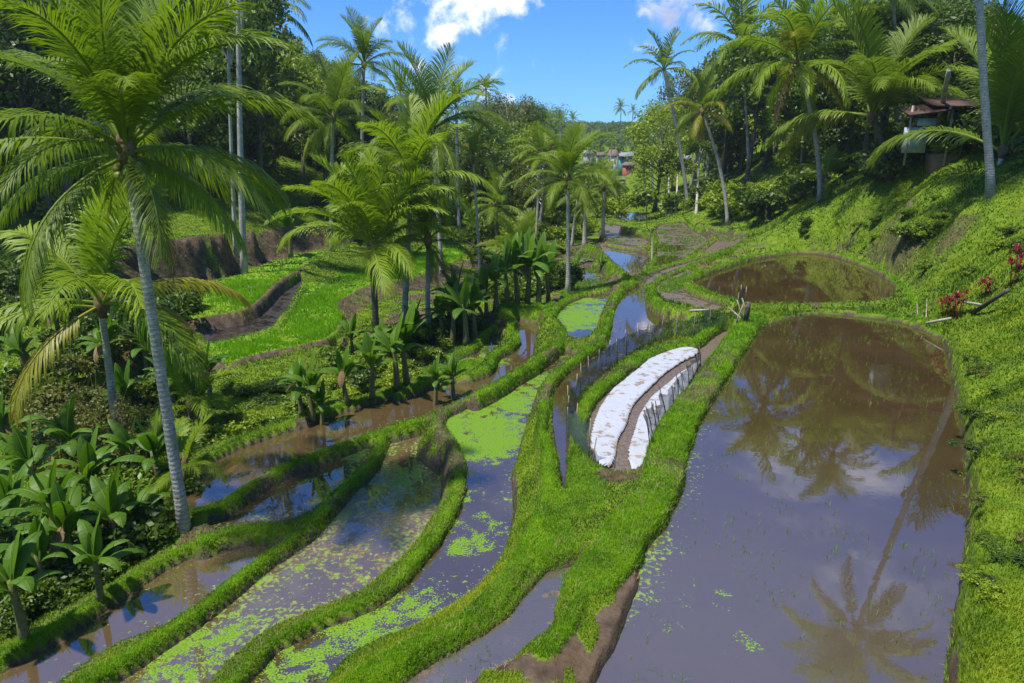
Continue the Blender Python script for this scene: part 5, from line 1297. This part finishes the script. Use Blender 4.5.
# open hut on the right slope
hb = WD(952, 152, 44); root = link('hillside_hut', None, loc=hb, rot=(0, 0, -.25)); tag(root, 'open hut with dark red boards and rusty roof on the right hilltop', 'hut')
k_ = 44/700
def hp(nm, c, s, mat, **kw): mb = MB(); mb.box(c, s, **kw); return link(nm, mb.mesh(nm, M[mat], False), root)
hp('back_wall', (1.2, 2.2, 1.3), (4.4, .12, 2.6), 'red_board'); hp('side_wall', (3.4, 1.1, 1.2), (.12, 2.2, 2.4), 'red_board')
hp('roof', (.9, 1.0, 2.9), (4.9, 3.6, .10), 'roof_metal', rx=.18, ry=.03)
hp('roof', (-1.8, .3, 2.5), (2.2, 2.6, .10), 'roof_metal', rx=.2, ry=-.12)
hp('panel', (-2.1, .2, .7), (1.3, .1, 1.5), 'blue_board'); hp('panel', (-1.6, .1, 1.75), (1.0, .08, .45), 'blue_board')
hp('earth_floor', (1.4, 1.2, -.9), (4.4, 2.2, 1.6), 'wall_tan')
for x_ in (-2.6, -.4, 1.5, 3.3): mb = MB(); mb.tube([(x_, -.2, -.8), (x_+.05, -.2, 2.7)], .07, 7); link('post', mb.mesh('post', M['wood']), root)
# ================================================================ air
m_, nt, nodes, L, out = newmat('haze')
pv = nt.nodes.new('ShaderNodeVolumePrincipled'); pv.inputs['Color'].default_value = (.82, .90, 1, 1); pv.inputs['Density'].default_value = .00025; pv.inputs['Anisotropy'].default_value = .2
L.new(pv.outputs[0], out.inputs['Volume'])
zlo, zhi = float(TZ.min())-1.5, max(float(TZ.max()), 30)+22
mb = MB(); mb.box((0, 0, (zlo+zhi)/2), (1900, 1900, zhi-zlo)); tag(link('haze', mb.mesh('haze', m_, False)), 'thin bluish haze filling the valley air', 'haze', kind='stuff')
print('haze', zlo, zhi)
# ================================================================ camera, light, sky
cam = bpy.data.cameras.new('camera'); co = bpy.data.objects.new('camera', cam); COL.objects.link(co)
co.location = (0, 0, CAMZ); co.rotation_euler = (PI/2-PITCH, 0, 0)
cam.sensor_width = 36; cam.sensor_fit = 'HORIZONTAL'; cam.lens = 36*FPX/1024
cam.clip_end = 5000; cam.clip_start = .1
sc.camera = co
SUN = Vector((-.40, -.22, 1.05)).normalized()
sl = bpy.data.lights.new('sun', 'SUN'); sl.energy = 3.4; sl.angle = math.radians(2); sl.color = (1, .95, .86)
so = bpy.data.objects.new('sun', sl); COL.objects.link(so); so.rotation_euler = SUN.to_track_quat('Z', 'Y').to_euler()
w = bpy.data.worlds.new('World'); sc.world = w; w.use_nodes = True
nt = w.node_tree; nt.nodes.clear(); L = nt.links
out = nt.nodes.new('ShaderNodeOutputWorld'); bg = nt.nodes.new('ShaderNodeBackground'); L.new(bg.outputs[0], out.inputs[0])
bg.inputs[1].default_value = .13
sky = nt.nodes.new('ShaderNodeTexSky'); sky.sky_type = 'NISHITA'; sky.sun_disc = False
sky.sun_elevation = math.asin(SUN.z); sky.sun_rotation = math.atan2(SUN.x, SUN.y)
sky.air_density = 1.0; sky.dust_density = .1; sky.ozone_density = 3.0
tc = nt.nodes.new('ShaderNodeTexCoord'); D = tc.outputs['Generated']
sx = nt.nodes.new('ShaderNodeSeparateXYZ'); L.new(D, sx.inputs[0])
zz = mth(nt, 'ADD', mth(nt, 'MAXIMUM', sx.outputs[2], 0), .22)
cb = nt.nodes.new('ShaderNodeCombineXYZ'); L.new(mth(nt, 'DIVIDE', sx.outputs[0], zz), cb.inputs[0]); L.new(mth(nt, 'DIVIDE', sx.outputs[1], zz), cb.inputs[1])
nz = noise(nt, 2.3, 8, cb.outputs[0], .58, .4)
nf = noise(nt, 22, 6, D, .6, .3)
# general cumulus higher up, one cluster low in the north, a grey one to its right
def lobe(px, py, sharp):
    d = ray(px, py); d = d/np.linalg.norm(d)
    vm = nt.nodes.new('ShaderNodeVectorMath'); vm.operation = 'DOT_PRODUCT'; L.new(D, vm.inputs[0]); vm.inputs[1].default_value = tuple(d)
    return mth(nt, 'EXPONENT', mth(nt, 'MULTIPLY', mth(nt, 'SUBTRACT', vm.outputs['Value'], 1), sharp))
lob = None
for px, py, sh, a in ((505, 0, 900, 1.05), (465, -5, 1100, 1.0), (440, 12, 2200, .7), (535, 5, 3000, .55), (447, 36, 3500, 1.0), (458, 62, 3500, .95), (415, 66, 5000, .95), (485, 92, 6000, .8), (508, 95, 6000, .75), (395, 15, 900, .45), (700, 5, 1500, 1.0), (668, 15, 1500, .8), (655, 40, 3000, .35), (705, 22, 3500, .6), (665, -30, 800, .6)):
    q = mth(nt, 'MULTIPLY', lobe(px, py, sh), a); lob = q if lob is None else mth(nt, 'MAXIMUM', lob, q)
up = sstep(nt, sx.outputs[2], .22, .42)
gen = mth(nt, 'MULTIPLY', sstep(nt, nz, .54, .72), up)
low = sstep(nt, mth(nt, 'ADD', lob, mth(nt, 'MULTIPLY', mth(nt, 'SUBTRACT', nf, .5), 3.4)), .45, 1.45)
cl = mth(nt, 'MAXIMUM', mth(nt, 'MULTIPLY', gen, .6), low, )
grey = lobe(672, 20, 900)
ccol = mix(nt, mth(nt, 'MULTIPLY', grey, .9), (5.8, 5.8, 6.0), (1.9, 2.1, 2.6))
skc = mix(nt, 1.0, sky.outputs[0], (.185, .415, .76), 'MULTIPLY')
L.new(mix(nt, cl, skc, ccol), bg.inputs[0])
vs = sc.view_settings; vs.view_transform = 'Standard'; vs.look = 'None'; vs.exposure = 1.0; vs.gamma = 1; vs.use_curve_mapping = False
sc.cycles.max_bounces = 6; sc.cycles.diffuse_bounces = 3; sc.cycles.glossy_bounces = 3; sc.cycles.transmission_bounces = 3; sc.cycles.transparent_max_bounces = 12
sc.cycles.caustics_reflective = False; sc.cycles.caustics_refractive = False
sc.cycles.use_denoising = True
